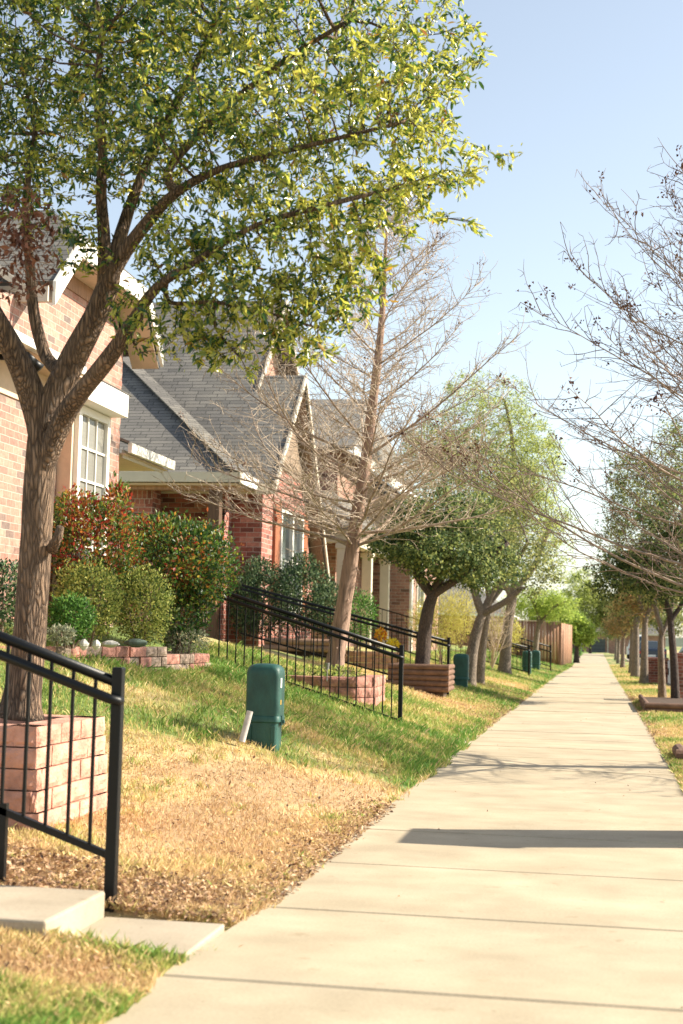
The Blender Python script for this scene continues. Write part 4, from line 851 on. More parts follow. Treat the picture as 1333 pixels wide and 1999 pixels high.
# ------------------------------------------------------------------ utility pedestals
def roundrect(w, d, r, n=5):
    pts = []
    for cx, cy, a0 in ((w/2-r, d/2-r, 0), (-w/2+r, d/2-r, 90), (-w/2+r, -d/2+r, 180), (w/2-r, -d/2+r, 270)):
        for k in range(n+1): a = R(a0+90*k/n); pts.append((cx+r*math.cos(a), cy+r*math.sin(a)))
    return pts
def loft(rings):
    mb = MB(); n = len(rings[0][0])
    for prof, z in rings: mb.v += [(x, y, z) for x, y in prof]
    for k in range(len(rings)-1):
        for a in range(n): b_ = (a+1) % n; mb.f.append((k*n+a, k*n+b_, (k+1)*n+b_, (k+1)*n+a)); mb.mi.append(0)
    mb.f.append(tuple(range((len(rings)-1)*n, len(rings)*n))); mb.mi.append(0); return mb
def pedestal(label, loc, rz=0., s=1., zb=0):
    t = thing('utility_pedestal', loc, label, 'utility box', 'green utility pedestals'); t.rotation_euler.z = rz; t.scale = (s*.97, s*.97, s*1.07)
    w, d = .315, .255
    body = loft([(roundrect(w, d, .045), .27), (roundrect(w, d, .045), .60), (roundrect(w*.99, d*.99, .05), .635), (roundrect(w*.94, d*.93, .06), .66), (roundrect(w*.80, d*.78, .06), .683), (roundrect(w*.5, d*.45, .05), .694), (roundrect(w*.1, d*.1, .01), .697)])
    o = body.build('cap', m_green, smooth=True); o.parent = t
    base = loft([(roundrect(w*.86, d*.86, .04), -.25), (roundrect(w*.90, d*.90, .04), .21), (roundrect(w*1.03, d*1.03, .045), .22), (roundrect(w*1.03, d*1.03, .045), .262), (roundrect(w*.97, d*.97, .045), .272)])
    o = base.build('base', m_green, smooth=True); o.parent = t
    mb = MB(); mb.box(w/2*.98, w/2+.012, -.03, .03, .19, .27); mb.box(w/2+.012, w/2+.03, -.016, .016, .205, .235); o = mb.build('latch', m_green, bevel=.003); o.parent = t
    mb = MB(); mb.box(w/2-.002, w/2+.0025, -.07, -.02, .50, .58); o = mb.build('sticker', m_label); o.parent = t
    mb = MB(); mb.box(w/2-.002, w/2+.0025, -.055, -.03, .36, .40); o = mb.build('warning_mark', m_warn); o.parent = t
    for sx in (-1, 1):
        mb = MB(); mb.box(sx*w*.36-.02, sx*w*.36+.02, -d/2-.004, -d/2+.006, .05, .19); o = mb.build('rib', m_green, bevel=.004); o.parent = t
    for m_ in t.children:
        if m_.name.startswith(('cap', 'base')):
            e = m_.modifiers.new('edge', 'EDGE_SPLIT'); e.split_angle = R(50)
    return t
pedestal('large green utility pedestal with a grey pipe stub at its foot', (-2.66, 11.45, g1(-2.66, 11.45)-.02), R(-2), .92)
pedestal('second green utility pedestal beside the leaning grey trunk', (-2.62, 28.3, .18), R(2), 1.0)
pedestal('third green utility pedestal behind the far railing', (-2.14, 45.6, .12), 0, 1.0)
pedestal('fourth green utility pedestal beyond the third one', (-2.10, 51.5, .10), 0, 1.0)
pedestal('tiny far green utility pedestal past the wooden fence', (-2.3, 96, .0), 0, 1.1)
mb = MB(); p = at(472, 1448, d=11.3); q = at(488, 1388, d=11.35); mb.tube([p, p+(q-p)*.5, q], .026, 14, cap=False); mb.tube([q, p], .021, 14, cap=False); mb.tube([q+(p-q)*.02, q+(p-q)*.03], .0262, 14)
tag(mb.build('pipe_stub', m_pvc, smooth=True), 'short grey white pipe leaning beside the largest pedestal', 'pipe')

# ------------------------------------------------------------------ planters and edgings
def blockrow(mbs, p, q, z0, h, ln, depth, jit=.006, rot=0., top=True, start=0.):
    p = Vector(p); q = Vector(q); L_ = (q-p).length; d = (q-p)/L_; nrm = Vector((d.y, -d.x)); x = -start*ln; k = 0
    while x < L_-.02:
        a = max(x, 0)+.002; b_ = min(x+ln*random.uniform(.92, 1.06), L_)-.002; x = b_+.002
        if b_-a < .03: continue
        if isinstance(mbs, tuple): mb = MB()
        else: mb = mbs[random.randrange(len(mbs))]
        o = random.uniform(-jit, jit); i = len(mb.v)
        # split face block: front bulges and is rough
        nx_ = 6; nz_ = 4; cols = []
        for u in range(nx_+1):
            for v in range(nz_+1):
                fu = u/nx_; fv = v/nz_; edge = min(fu, 1-fu, .5)*2; ev = min(fv, 1-fv)*2
                bul = .012*min(1, edge*2.2)*min(1, ev*1.8)+random.uniform(-.006, .006)*(1 if 0 < u < nx_ else .3)
                P0_ = p+d*(a+(b_-a)*fu)+nrm*(o+bul); mb.v.append((P0_.x, P0_.y, z0+.003+(h-.006)*fv))
        for u in range(nx_):
            for v in range(nz_):
                mb.f.append((i+u*(nz_+1)+v, i+(u+1)*(nz_+1)+v, i+(u+1)*(nz_+1)+v+1, i+u*(nz_+1)+v+1)); mb.mi.append(0)
        j = len(mb.v); A_ = p+d*a-nrm*depth; B_ = p+d*b_-nrm*depth
        mb.v += [(A_.x, A_.y, z0+.003), (B_.x, B_.y, z0+.003), (A_.x, A_.y, z0+h-.003), (B_.x, B_.y, z0+h-.003)]
        tops = [i+u*(nz_+1)+nz_ for u in range(nx_+1)]; bots = [i+u*(nz_+1) for u in range(nx_+1)]
        mb.f.append(tuple(tops+[j+3, j+2])); mb.f.append(tuple(bots[::-1]+[j, j+1]))
        mb.f.append(tuple([i+v for v in range(nz_+1)]+[j+2, j])); mb.f.append(tuple([i+nx_*(nz_+1)+v for v in range(nz_, -1, -1)]+[j+1, j+3])); mb.f.append((j, j+2, j+3, j+1)); mb.mi += [0]*5
        if isinstance(mbs, tuple): mb.build('stone_block', random.choice(mbs[1]), mbs[0])
# near pink planter, as a cut in the slope
t = thing('block_planter', (-3.5, 7.9, .1), 'raised pink concrete block planter around the oak trunk', 'planter')
mb = MB(); PX0, PX1, PY0, PY1 = -4.15, -2.99, 7.40, 8.50; H0 = .02
for k in range(6):
    z = H0+k*.115; o = (5-k)*.012; st = .5*(k % 2)
    blockrow([mb], (PX0-.3, PY0-o), (PX1+o, PY0-o), z, .115, .30, .18, start=st)
    blockrow([mb], (PX1+o, PY0-o), (PX1+o, PY1), z, .115, .30, .18, start=st+.3)
    blockrow([mb], (PX1+o, PY1), (PX0-.3, PY1), z, .115, .30, .18, start=st)
mb.build('block_wall', m_blockpink, t)
mb = MB(); mb.box(PX0-.3, PX1-.15, PY0+.13, PY1-.13, .0, .655); mb.build('soil', m_mulch, t)
# stone edged bed along the front of the first house
t = thing('stone_bed_edging', (-4.2, 13.1, .9), 'low wall of red and brown split stones edging the shrub bed', 'edging')
ma, mbb = MB(), MB(); path = [(-5.3, 11.3), (-4.85, 11.75), (-4.62, 12.4), (-4.42, 13.2), (-4.30, 14.0)]
for k in range(len(path)-1):
    for c in range(2): blockrow((t, [m_blockred, m_blockred, m_blockgrey]), path[k], path[k+1], .88+c*.102, .10, .24, .16, .014, start=.5*c)
path = [(-4.30, 14.0), (-4.24, 14.7), (-4.22, 15.4), (-4.45, 15.75)]
for k in range(len(path)-1):
    for c in range(2): blockrow((t, [m_blockred, m_blockgrey]), path[k], path[k+1], .80+c*.102, .10, .24, .16, .014, start=.5*c)
mb = MB(); mb.poly([(-5.7, 11.5, 1.07), (-5.0, 11.9, 1.07), (-4.75, 12.5, 1.07), (-4.5, 13.4, 1.05), (-4.4, 14.2, .99), (-4.35, 15.3, .97), (-4.6, 15.9, .99), (-5.69, 16.3, 1.1)]); mb.build('soil', m_mulch, t)
for (x, y, dd_, s, lb) in [(164, 1243, 12.4, .05, 'pale upright stone on the bed edging'), (188, 1243, 12.7, .045, 'whitish cream stone on the bed edging'), (215, 1246, 13.0, .065, 'long flat grey stone lying on the edging'), (265, 1248, 13.6, .085, 'broad dark green flat stone on the edging')]:
    p = at(x, y, d=dd_); p.z = 1.085+s*.4; me = MB(); rg = []
    for k in range(6):
        f_ = k/5; rr = math.sin(math.pi*(.08+.84*f_))*s; sx = 1.5 if 'flat' in lb else .9; sz = .5 if 'flat' in lb else 1.0
        rg.append(([(rr*sx*math.cos(q*.7854+.3)*(1+random.uniform(-.15, .15)), rr*.8*math.sin(q*.7854+.3)*(1+random.uniform(-.15, .15))) for q in range(8)], (f_-.5)*2*s*sz))
    o = loft(rg); o = o.build('garden_stone', m_stone_white if 'green' not in lb else m_grey_stone if False else m_stone_white, smooth=False); o.location = p
    if 'green' in lb: o.data.materials[0] = simple('dark_green_stone', (0.13, 0.17, 0.13), .7, .3, 20, .4, 50)
    tag(o, lb, 'stone', 'loose stones on the bed edging')
# tree 2 planter: curved, two courses
t = thing('block_planter', (-3.2, 17.6, .6), 'low curved red block planter around the bare cypress', 'planter')
mb = MB(); path = [(-4.0, 17.35), (-3.7, 17.15), (-3.25, 17.1), (-2.85, 17.2), (-2.68, 17.5), (-2.72, 18.6)]
for k in range(len(path)-1):
    for c in range(3): blockrow([mb], path[k], path[k+1], .36+c*.125, .122, .30, .2, .01, start=.5*(c % 2))
mb.build('block_wall', m_blockred, t); MB().box(-4.1, -2.85, 17.4, 18.9, .2, .69).build('soil', m_mulch, t)
# log planters
def logwall(name, label, x0, x1, y0, y1, z0, n, dia, mat, cat='planter'):
    t = thing(name, ((x0+x1)/2, (y0+y1)/2, z0), label, cat); mb = MB(); r_ = dia/2
    for k in range(n):
        z = z0+r_+k*dia*.97
        mb.tube([(x0, y0, z), (x1, y0, z)], r_, 10); mb.tube([(x1-r_, y0, z), (x1-r_, y1, z)], r_*.98, 10); mb.tube([(x0+r_, y0, z), (x0+r_, y1, z)], r_*.98, 10)
    mb.build('log_wall', mat, t, smooth=False); MB().box(x0+dia, x1-dia, y0+r_, y1, z0-.1, z0+n*dia*.97-.05).build('soil', m_mulch, t); return t
logwall('log_planter', 'brown log walled planter around the dark evergreen trunk', -3.45, -2.42, 23.95, 25.0, .32, 5, .095, m_log)
logwall('log_edging', 'low pinkish log edging at the foot of the glossy hedge', -5.9, -4.55, 25.2, 25.9, .92, 2, .12, m_logtan, 'edging')
logwall('timber_box', 'long low timber box around the slim trunk on the right', .86, 2.0, 25.9, 29.9, -.02, 2, .10, m_log)
logwall('log_edging', 'short brown timber end at the right edge of the sidewalk', .84, 1.9, 15.5, 16.4, -.02, 1, .15, m_log, 'edging')
t = thing('garden_edging', (-3.9, 23.5, .8), 'tan terraced block edging behind the cypress trunk', 'edging'); mb = MB()
for c in range(3): blockrow([mb], (-4.9, 26.2), (-3.5, 26.4), .62+c*.11, .107, .28, .2, .01, start=.5*(c % 2))
mb.build('block_wall', m_logtan, t)
# path light by the cypress
t = thing('path_light', at(638, 1325, d=17.0), 'small metal garden light stake in front of the cypress trunk', 'garden light')
p = at(638, 1330, d=17.0); MB().tube([p, p+Vector((0, 0, .14))], .006, 6).build('stake', m_metal, t)
MB().tube([p+Vector((0, 0, .14)), p+Vector((0, 0, .22))], [.022, .030], 10).build('lamp_head', m_metal, t)

# ------------------------------------------------------------------ houses
def roofpoly(t, pts, mat=None, name='roof', th=.07):
    """a roof plane given thickness downward"""
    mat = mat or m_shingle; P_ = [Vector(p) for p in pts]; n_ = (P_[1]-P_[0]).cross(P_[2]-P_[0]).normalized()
    if n_.z < 0: P_ = P_[::-1]; n_ = -n_
    mb = MB(); k = len(P_); mb.v = [tuple(p) for p in P_]+[tuple(p-n_*th) for p in P_]; mb.f = [tuple(range(k)), tuple(range(k, 2*k))[::-1]]+[(i, k+i, k+(i+1) % k, (i+1) % k) for i in range(k)]; mb.mi = [0]*len(mb.f)
    return mb.build(name, mat, t, uv=True)
def board(t, a, b_, h, th, mat, name='fascia', off=(0, 0, 0)):
    """vertical board from a to b hanging h below the line"""
    a = Vector(a)+Vector(off); b_ = Vector(b_)+Vector(off); d = (b_-a); hz = Vector((d.x, d.y, 0)).normalized(); nn = Vector((hz.y, -hz.x, 0))*th/2; dn = Vector((0, 0, -h))
    mb = MB(); mb.v = [tuple(q) for q in (a-nn, b_-nn, b_+nn, a+nn, a-nn+dn, b_-nn+dn, b_+nn+dn, a+nn+dn)]
    mb.f = [(0, 1, 2, 3), (7, 6, 5, 4), (0, 4, 5, 1), (1, 5, 6, 2), (2, 6, 7, 3), (3, 7, 4, 0)]; mb.mi = [0]*6; return mb.build(name, mat, t)
def xwindow(t, X, y0, y1, z0, z1, cols, rows, frame=m_white, fw=.07, glass=m_glass, out=.05, name='window'):
    """window in a +X facing wall"""
    mb = MB(); mb.box(X-.02, X+out, y0, y0+fw, z0, z1); mb.box(X-.02, X+out, y1-fw, y1, z0, z1); mb.box(X-.02, X+out-.002, y0+fw, y1-fw, z1-fw, z1); mb.box(X-.02, X+out+.015, y0+fw, y1-fw, z0, z0+fw); w = mb.build(name, frame, t, bevel=.004)
    mm = MB(); cw = (y1-y0-2*fw)/cols; rh = (z1-z0-2*fw)/rows
    for c in range(1, cols): mm.box(X-.005, X+.022, y0+fw+cw*c-.011, y0+fw+cw*c+.011, z0+fw, z1-fw)
    for r_ in range(1, rows): mm.box(X-.004, X+.024, y0+fw, y1-fw, z0+fw+rh*r_-.013, z0+fw+rh*r_+.013)
    if mm.v: o = mm.build('muntins', frame, w); o.matrix_parent_inverse = Matrix(); o.matrix_world = Matrix()
    g_ = MB(); g_.box(X-.012, X+.004, y0+fw, y1-fw, z0+fw, z1-fw); o = g_.build('pane', glass, w); o.matrix_parent_inverse = Matrix()
    for c in w.children: c.location = (0, 0, 0)
    return w
# House 1
X1 = -5.7
h1 = thing('brick_house', (X1-3, 13, 1.0), 'nearest pale brick house with clipped gable and white gridded window', 'house', 'brick houses along the sidewalk')
mb = MB(); prof = [(10.2, .4), (16.36, .4), (16.36, 4.72), (15.72, 5.28), (13.9, 5.28), (13.3, 4.70), (13.3, 4.55), (10.2, 4.2)]
mb.prism(prof, 'x', X1-6, X1); mb.build('wall', m_brick_pink, h1, uv=True)
XO = X1+.36
# siding under the clipped top
mb = MB(); mb.prism([(13.55, 4.93), (15.98, 4.93), (15.70, 5.24), (13.9, 5.24)], 'x', X1+.002, X1+.02); mb.build('siding', m_siding, h1)
roofpoly(h1, [(XO, 13.84, 5.34), (XO, 16.12, 5.34), (XO-.5, 15.7, 5.75), (XO-.5, 14.26, 5.75)])
roofpoly(h1, [(XO, 13.84, 5.34), (XO-.5, 14.26, 5.75), (X1-6, 14.9, 6.0), (X1-6, 13.1, 4.62), (XO, 13.22, 4.70)])
roofpoly(h1, [(XO, 16.12, 5.34), (XO-.5, 15.7, 5.75), (X1-6, 15.0, 6.0), (X1-6, 17.0, 4.55), (XO, 16.74, 4.68)])
roofpoly(h1, [(XO-.3, 13.3, 4.66), (XO-.3, 9.9, 4.66), (X1-3.5, 9.9, 7.2), (X1-3.5, 13.3, 7.2)])
board(h1, (XO+.01, 13.82, 5.31), (XO+.01, 16.14, 5.31), .20, .03, m_white)
board(h1, (XO+.012, 13.17, 4.68), (XO+.012, 13.85, 5.32), .24, .034, m_white, 'rake_board')
board(h1, (XO+.012, 16.11, 5.32), (XO+.012, 16.76, 4.70), .20, .034, m_white, 'rake_board')
mb = MB(); mb.box(X1, XO-.02, 13.84, 16.10, 5.10, 5.125); mb.prism([(16.10, 5.12), (16.72, 4.50), (16.72, 4.47), (16.10, 5.09)], 'x', X1, XO-.02); mb.prism([(13.84, 5.12), (13.2, 4.5), (13.2, 4.47), (13.84, 5.09)], 'x', X1, XO-.02); mb.build('soffit', m_tanwood, h1)
mb = MB(); mb.box(X1-.1, X1+.0, 13.0, 13.001, 4.4, 4.5)
board(h1, (X1-5, 13.10, 4.62), (XO-.02, 13.10, 4.62), .16, .03, m_cream)
# pent roof and gutter along the facade
roofpoly(h1, [(X1+.001, 10.2, 4.12), (X1+.001, 15.5, 4.12), (X1+.40, 15.58, 3.94), (X1+.40, 10.2, 3.94)], th=.03)
mb = MB(); mb.box(X1+.38, X1+.47, 10.2, 13.9, 3.86, 3.95); mb.build('gutter', m_white, h1, bevel=.01)
mb = MB(); mb.box(X1, X1+.38, 10.2, 14.1, 3.86, 3.89); mb.build('soffit', m_tanwood, h1)
mb = MB(); mb.box(X1+.001, X1+.02, 10.2, 14.0, 3.50, 3.86); mb.build('siding', m_tanwood, h1)
mb = MB(); mb.box(X1+.001, X1+.40, 14.15, 15.47, 3.66, 3.92); mb.build('window_header', m_white, h1, bevel=.006)
# box window
mb = MB(); mb.box(X1+.001, X1+.16, 14.36, 15.48, 1.5, 3.66); mb.build('window_box', m_tanwood, h1, bevel=.006)
w_ = xwindow(h1, X1+.165, 14.42, 15.42, 1.7, 3.655, 3, 5, fw=.09, glass=m_blind)
# lower side eave
board(h1, (X1+.12, 16.4, 3.50), (X1+.12, 18.2, 3.50), .12, .05, m_white, 'gutter')
mb = MB(); mb.prism([(X1-.9, 3.38), (X1+.06, 3.38), (X1+.06, 3.36), (X1-.9, 3.36)], 'y', 16.40, 18.15); mb.build('soffit', m_tanwood, h1)
board(h1, (X1+.02, 16.42, 3.42), (X1+.02, 18.05, 3.42), .10, .02, m_cream, 'frieze_board')
roofpoly(h1, [(X1-.9, 16.37, 3.9), (X1-.9, 18.2, 3.9), (X1+.12, 18.2, 3.52), (X1+.12, 16.37, 3.52)], th=.03)
mb = MB(); mb.box(X1-3, X1-.9, 16.36, 18.0, .5, 3.36); mb.build('wall', m_brick_pink, h1, uv=True)
t = thing('flood_light', at(38, 700, X=-5.2), 'dark twin flood light fixed under the gable behind the oak', 'light')
p = at(38, 700, X=-5.4); mb = MB(); mb.tube([p, p+Vector((.08, -.02, .02)), p+Vector((.14, -.06, -.05))], [.03, .045, .06], 10); mb.tube([p+Vector((0, .1, 0)), p+Vector((.1, .1, -.02)), p+Vector((.16, .12, -.08))], [.03, .045, .055], 10); mb.bar(p+Vector((-.3, 0, .02)), p+Vector((0, .05, .02)), .05); mb.build('lamp_head', m_black, t, smooth=True)

# House 2
X2 = -5.15
h2 = thing('brick_house', (X2-4, 22, 1.1), 'red brick house with grey shingle roof, shaded porch and shuttered window', 'house', 'brick houses along the sidewalk')
YP = 20.3; XP = -5.2; ZE = 3.60
# porch roof: hip
HR = .80
ridge = (XP-3.4, YP+3.4/.98, ZE+2.75)
roofpoly(h2, [(XP-9, YP, ZE), (XP, YP, ZE), ridge, (XP-9, ridge[1], ridge[2])])
roofpoly(h2, [(XP, YP, ZE), (XP, YP+2.0, ZE), (XP-1.4, YP+3.6, ZE+1.15), ridge])
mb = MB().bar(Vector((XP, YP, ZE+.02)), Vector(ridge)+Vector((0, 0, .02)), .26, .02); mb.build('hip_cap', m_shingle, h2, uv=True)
board(h2, (XP-9, YP-.01, ZE), (XP+.02, YP-.01, ZE), .15, .04, m_cream); board(h2, (XP+.01, YP+.012, ZE), (XP+.01, YP+1.9, ZE), .17, .04, m_white)
mb = MB(); mb.box(XP-6, XP-.05, YP+.03, YP+2.4, ZE-.19, ZE-.16); mb.build('soffit', m_tanwood, h2)
mb = MB(); mb.box(XP-6, XP-.12, YP+.14, YP+.3, ZE-.25, ZE-.19); mb.build('beam', m_siding, h2)
p0 = at(409, 1000, Y=YP+.22); mb = MB(); mb.box(p0.x, p0.x+.17, YP+.14, YP+.31, 1.0, ZE-.25); mb.build('porch_post', m_darkwood, h2, bevel=.006)
# porch back wall and left wall
mb = MB(); mb.box(-9.5, X2+.0-.42, 21.9, 22.3, .6, 3.7); mb.build('wall', m_brick_red, h2, uv=True)
lw = at(297, 1000, Y=20.75).x
mb = MB(); mb.box(-9.0, lw, 20.75, 21.15, .6, 3.42); mb.build('wall', m_brick_red, h2, uv=True)
mb = MB(); mb.box(-9.0, lw+.004, 20.742, 20.75, 3.16, 3.42); mb.build('soldier_course', brickmat('brick_soldier_course', [(0, (0.2, 0.07, 0.055)), (1, (0.42, 0.17, 0.13))], (0.46, 0.38, 0.33), bw=.0762, rh=.22), h2, uv=True)
dx = at(324, 1000, Y=21.89).x; mb = MB(); mb.box(dx-.35, dx-.02, 21.84, 21.90, 1.0, 3.2); mb.box(dx+.04, dx+.12, 21.80, 21.90, 1.0, 3.25); mb.build('door', m_darkwood, h2); mb = MB(); mb.box(dx-.02, dx+.04, 21.82, 21.90, 1.0, 3.25); mb.build('door_frame', m_cream, h2)
for (vx, vy) in ((-8.2, 23.6), (-9.6, 24.3)):
    vz = 3.55+(vy-21.35); mb = MB(); mb.tube([(vx, vy, vz-.1), (vx, vy, vz+.28)], .045, 10); mb.tube([(vx, vy, vz+.27), (vx, vy, vz+.30)], .055, 10); mb.build('vent_pipe', m_metal, h2, smooth=False)
# lantern
lp = at(357, 985, Y=21.78); t = thing('wall_lantern', (lp.x, 21.88, lp.z), 'black wall lantern on the porch brick', 'lantern')
mb = MB(); mb.bar((lp.x, 21.9, lp.z+.05), (lp.x, lp.y, lp.z+.12), .03); mb.tube([(lp.x, lp.y, lp.z+.07), (lp.x, lp.y, lp.z+.10), (lp.x, lp.y, lp.z+.15)], [.10, .085, .02], 6); mb.tube([(lp.x, lp.y, lp.z-.12), (lp.x, lp.y, lp.z-.09)], .06, 6)
for a in range(6): c, s_ = math.cos(a*1.0472)*.072, math.sin(a*1.0472)*.072; mb.bar((lp.x+c*.8, lp.y+s_*.8, lp.z-.1), (lp.x+c, lp.y+s_, lp.z+.08), .012)
mb.build('lantern_frame', m_black, t); MB().tube([(lp.x, lp.y, lp.z-.09), (lp.x, lp.y, lp.z+.06)], [.045, .06], 6).build('lantern_glass', m_lampglass, t)
# wall ornament
wp = at(435, 1012, Y=21.17); mb = MB()
for k in range(3): r_ = .05+.02*(k == 1); mb.tube([(wp.x+r_*math.cos(a*.5236), 21.185, wp.z-.12+k*.12+r_*1.2*math.sin(a*.5236)) for a in range(13)], .007, 5, cap=False)
mb.bar((wp.x, 21.185, wp.z-.28), (wp.x, 21.185, wp.z+.26), .012); tag(mb.build('wall_ornament', m_black), 'curled black iron ornament on the brick right of the porch post', 'ornament')
# projecting wing
xs_ = at(481, 1000, Y=21.45).x
mb = MB(); mb.box(xs_-.45, xs_-.28, 21.2, 21.9, .6, 3.42); mb.build('pilaster', m_brick_red, h2, uv=True)
mb = MB(); mb.prism([(21.60, .6), (25.75, .6), (25.75, 2.2), (23.4, 5.30), (21.60, 3.62)], 'x', X2-5, X2); mb.build('wall', m_brick_red, h2, uv=True)
XR = X2+.25
roofpoly(h2, [(-14, 21.35, 3.55), (XR, 21.35, 3.55), (XR, 23.4, 5.62), (XR-.75, 23.4, 5.62), (XR-.75, 25.1, 7.34), (-14, 25.1, 7.34)])
roofpoly(h2, [(XR, 23.4, 5.62), (XR-1.2, 23.4, 5.62), (XR-1.2, 26.0, 2.25), (XR, 26.0, 2.25)])
roofpoly(h2, [(-14, 25.1, 7.34), (XR-.75, 25.1, 7.34), (XR-.75, 29.2, 3.3), (-14, 29.2, 3.3)])
mb = MB(); mb.prism([(21.9, 3.9), (28.6, 3.9), (25.1, 7.2)], 'x', XR-2.5, XR-1.1); mb.build('upper_wall', m_brick_tan, h2, uv=True)
mb = MB(); mb.prism([(23.4, 5.50), (25.95, 2.20), (25.95, 2.17), (23.4, 5.47)], 'x', X2+.003, XR-.03); mb.build('soffit', m_olive, h2)
board(h2, (XR+.012, 21.30, 3.54), (XR+.012, 23.42, 5.66), .13, .035, m_cream, 'rake_board'); board(h2, (XR+.012, 23.40, 5.66), (XR+.012, 26.05, 2.22), .14, .035, m_cream, 'rake_board')
board(h2, (XR-.738, 23.1, 5.36), (XR-.738, 25.12, 7.38), .13, .035, m_cream, 'rake_board'); board(h2, (XR-.738, 25.10, 7.38), (XR-.738, 29.2, 3.3), .13, .035, m_cream, 'rake_board')
board(h2, (-14, 21.345, 3.54), (XR, 21.345, 3.54), .16, .035, m_cream)
mb = MB(); mb.prism([(22.1, 3.95), (24.5, 3.95), (23.2, 5.15)], 'x', X2+.002, X2+.03); mb.build('gable_siding', m_olive, h2)
w_ = xwindow(h2, X2, 22.75, 24.55, 1.6, 3.3, 2, 2, fw=.08, glass=m_darkglass, out=.06)
MB().box(X2-.01, X2+.065, 23.6, 23.7, 1.6, 3.3).build('mullion', m_white, h2)
for y0 in (22.35, 24.6):
    mb = MB(); mb.box(X2+.002, X2+.05, y0, y0+.36, 1.55, 3.35); mb.box(X2+.05, X2+.075, y0-.01, y0+.37, 1.75, 1.87); mb.box(X2+.05, X2+.075, y0-.01, y0+.37, 3.0, 3.12); mb.build('shutter', m_shutter, h2, bevel=.004)
mb = MB(); mb.box(X2+.002, X2+.02, 22.3, 25.0, 3.4, 3.62); mb.build('soldier_course', bpy.data.materials['brick_soldier_course'], h2, uv=True)

# House 3
h3 = thing('brick_house', (-9, 33, .9), 'third rose brick house with a cream columned porch behind the bare cypress', 'house', 'brick houses along the sidewalk')
XC = -4.72
mb = MB(); mb.box(-14, X2-.25, 29.4, 40, .3, 5.2); mb.build('wall', m_brick_tan, h3, uv=True)
xw = at(800, 1100, Y=33.2).x
mb = MB(); mb.box(-12, xw, 33.2, 39.5, .3, 3.75); mb.build('wall', m_brick_tan, h3, uv=True)
mb = MB(); mb.box(xw+.001, xw+.05, 33.25, 33.55, .5, 3.75); mb.build('corner_board', m_white, h3)
w_ = xwindow(h3, xw, 34.4, 35.8, 1.4, 3.1, 2, 3, glass=m_darkglass)
mb = MB(); mb.box(-7.5, XC, 27.0, 27.22, 3.02, 3.30); mb.box(XC-.22, XC-.001, 27.22, 33.15, 3.02, 3.299); mb.build('porch_beam', m_cream, h3, bevel=.01)
for y in (27.0, 30.0, 32.6):
    mb = MB(); mb.box(XC-.22, XC-.01, y+.005, y+.20, .6, 3.02); mb.box(XC-.25, XC+.02, y-.02, y+.23, .6, .85); mb.box(XC-.25, XC+.02, y-.02, y+.23, 2.9, 3.0); mb.build('porch_column', m_cream, h3, bevel=.008)
roofpoly(h3, [(-14, 26.8, 3.32), (XC+.15, 26.8, 3.32), (XC+.15, 33.3, 3.32), (-6.2, 31.5, 5.0), (-14, 29.3, 5.2)])
roofpoly(h3, [(-14, 29.0, 5.15), (-5.0, 29.0, 5.15), (-5.6, 34.3, 7.05), (-14, 34.3, 7.05)])
roofpoly(h3, [(-5.0, 29.0, 5.15), (-5.0, 40.2, 5.15), (-5.6, 34.3, 7.05)])
roofpoly(h3, [(xw+.3, 33.0, 3.8), (xw+.3, 39.8, 3.8), (-6.6, 39.8, 6.2), (-6.6, 33.0, 6.2)])
board(h3, (-5.0, 29.0, 5.16), (-5.0, 40.2, 5.16), .22, .04, m_white); board(h3, (xw+.31, 33.0, 3.8), (xw+.31, 39.8, 3.8), .2, .04, m_white)
mb = MB(); mb.prism([(xw+.28, 3.72), (xw-.001, 3.72), (-6.4, 6.0), (-6.4, 3.72)], 'y', 33.05, 33.195); mb.build('gable_siding', m_tanwood, h3)
mb = MB(); mb.box(-12, XC+.1, 27.0, 33.3, .2, .62); mb.build('porch_floor', m_conc2, h3)
xp = at(795, 1100, Y=30).x
KS = 1.22
for o in [h2, h3]+[o_ for o_ in C.objects if o_.get('category') in ('lantern', 'ornament')]:
    o.location = Vector((o.location.x*KS, o.location.y*KS, CAMH+(o.location.z-CAMH)*KS)); o.scale = (KS, KS, KS)
# House 4 and 5, hidden for the most part by trees
for (y0, y1, x0, zz, lb) in [(52, 63, -8.4, 4.3, 'fourth brick house, mostly hidden behind the yellow green bush and trees'), (110, 124, -7.0, 3.2, 'low far house past the wooden fence')]:
    h4 = thing('brick_house', (x0-4, (y0+y1)/2, .5), lb, 'house', 'brick houses along the sidewalk')
    mb = MB(); mb.box(x0-9, x0, y0, y1, 0, zz); mb.build('wall', m_brick_tan, h4, uv=True)
    xwindow(h4, x0, y0+2, y0+3.6, 1.5, 3.0, 2, 3, glass=m_darkglass); xwindow(h4, x0, y0+6, y0+7.6, 1.5, 3.0, 2, 3, glass=m_darkglass)
    ym = (y0+y1)/2
    roofpoly(h4, [(x0-9.5, y0-.4, zz-.1), (x0+.4, y0-.4, zz-.1), (x0-3.5, ym, zz+3), (x0-9.5, ym, zz+3)]); roofpoly(h4, [(x0-9.5, y1+.4, zz-.1), (x0+.4, y1+.4, zz-.1), (x0-3.5, ym, zz+3), (x0-9.5, ym, zz+3)][::-1]); roofpoly(h4, [(x0+.4, y0-.4, zz-.1), (x0+.4, y1+.4, zz-.1), (x0-3.5, ym, zz+3)])
    board(h4, (x0+.41, y0-.4, zz-.1), (x0+.41, y1+.4, zz-.1), .2, .04, m_white); board(h4, (x0-9.5, y0-.41, zz-.1), (x0+.4, y0-.41, zz-.1), .2, .04, m_white)
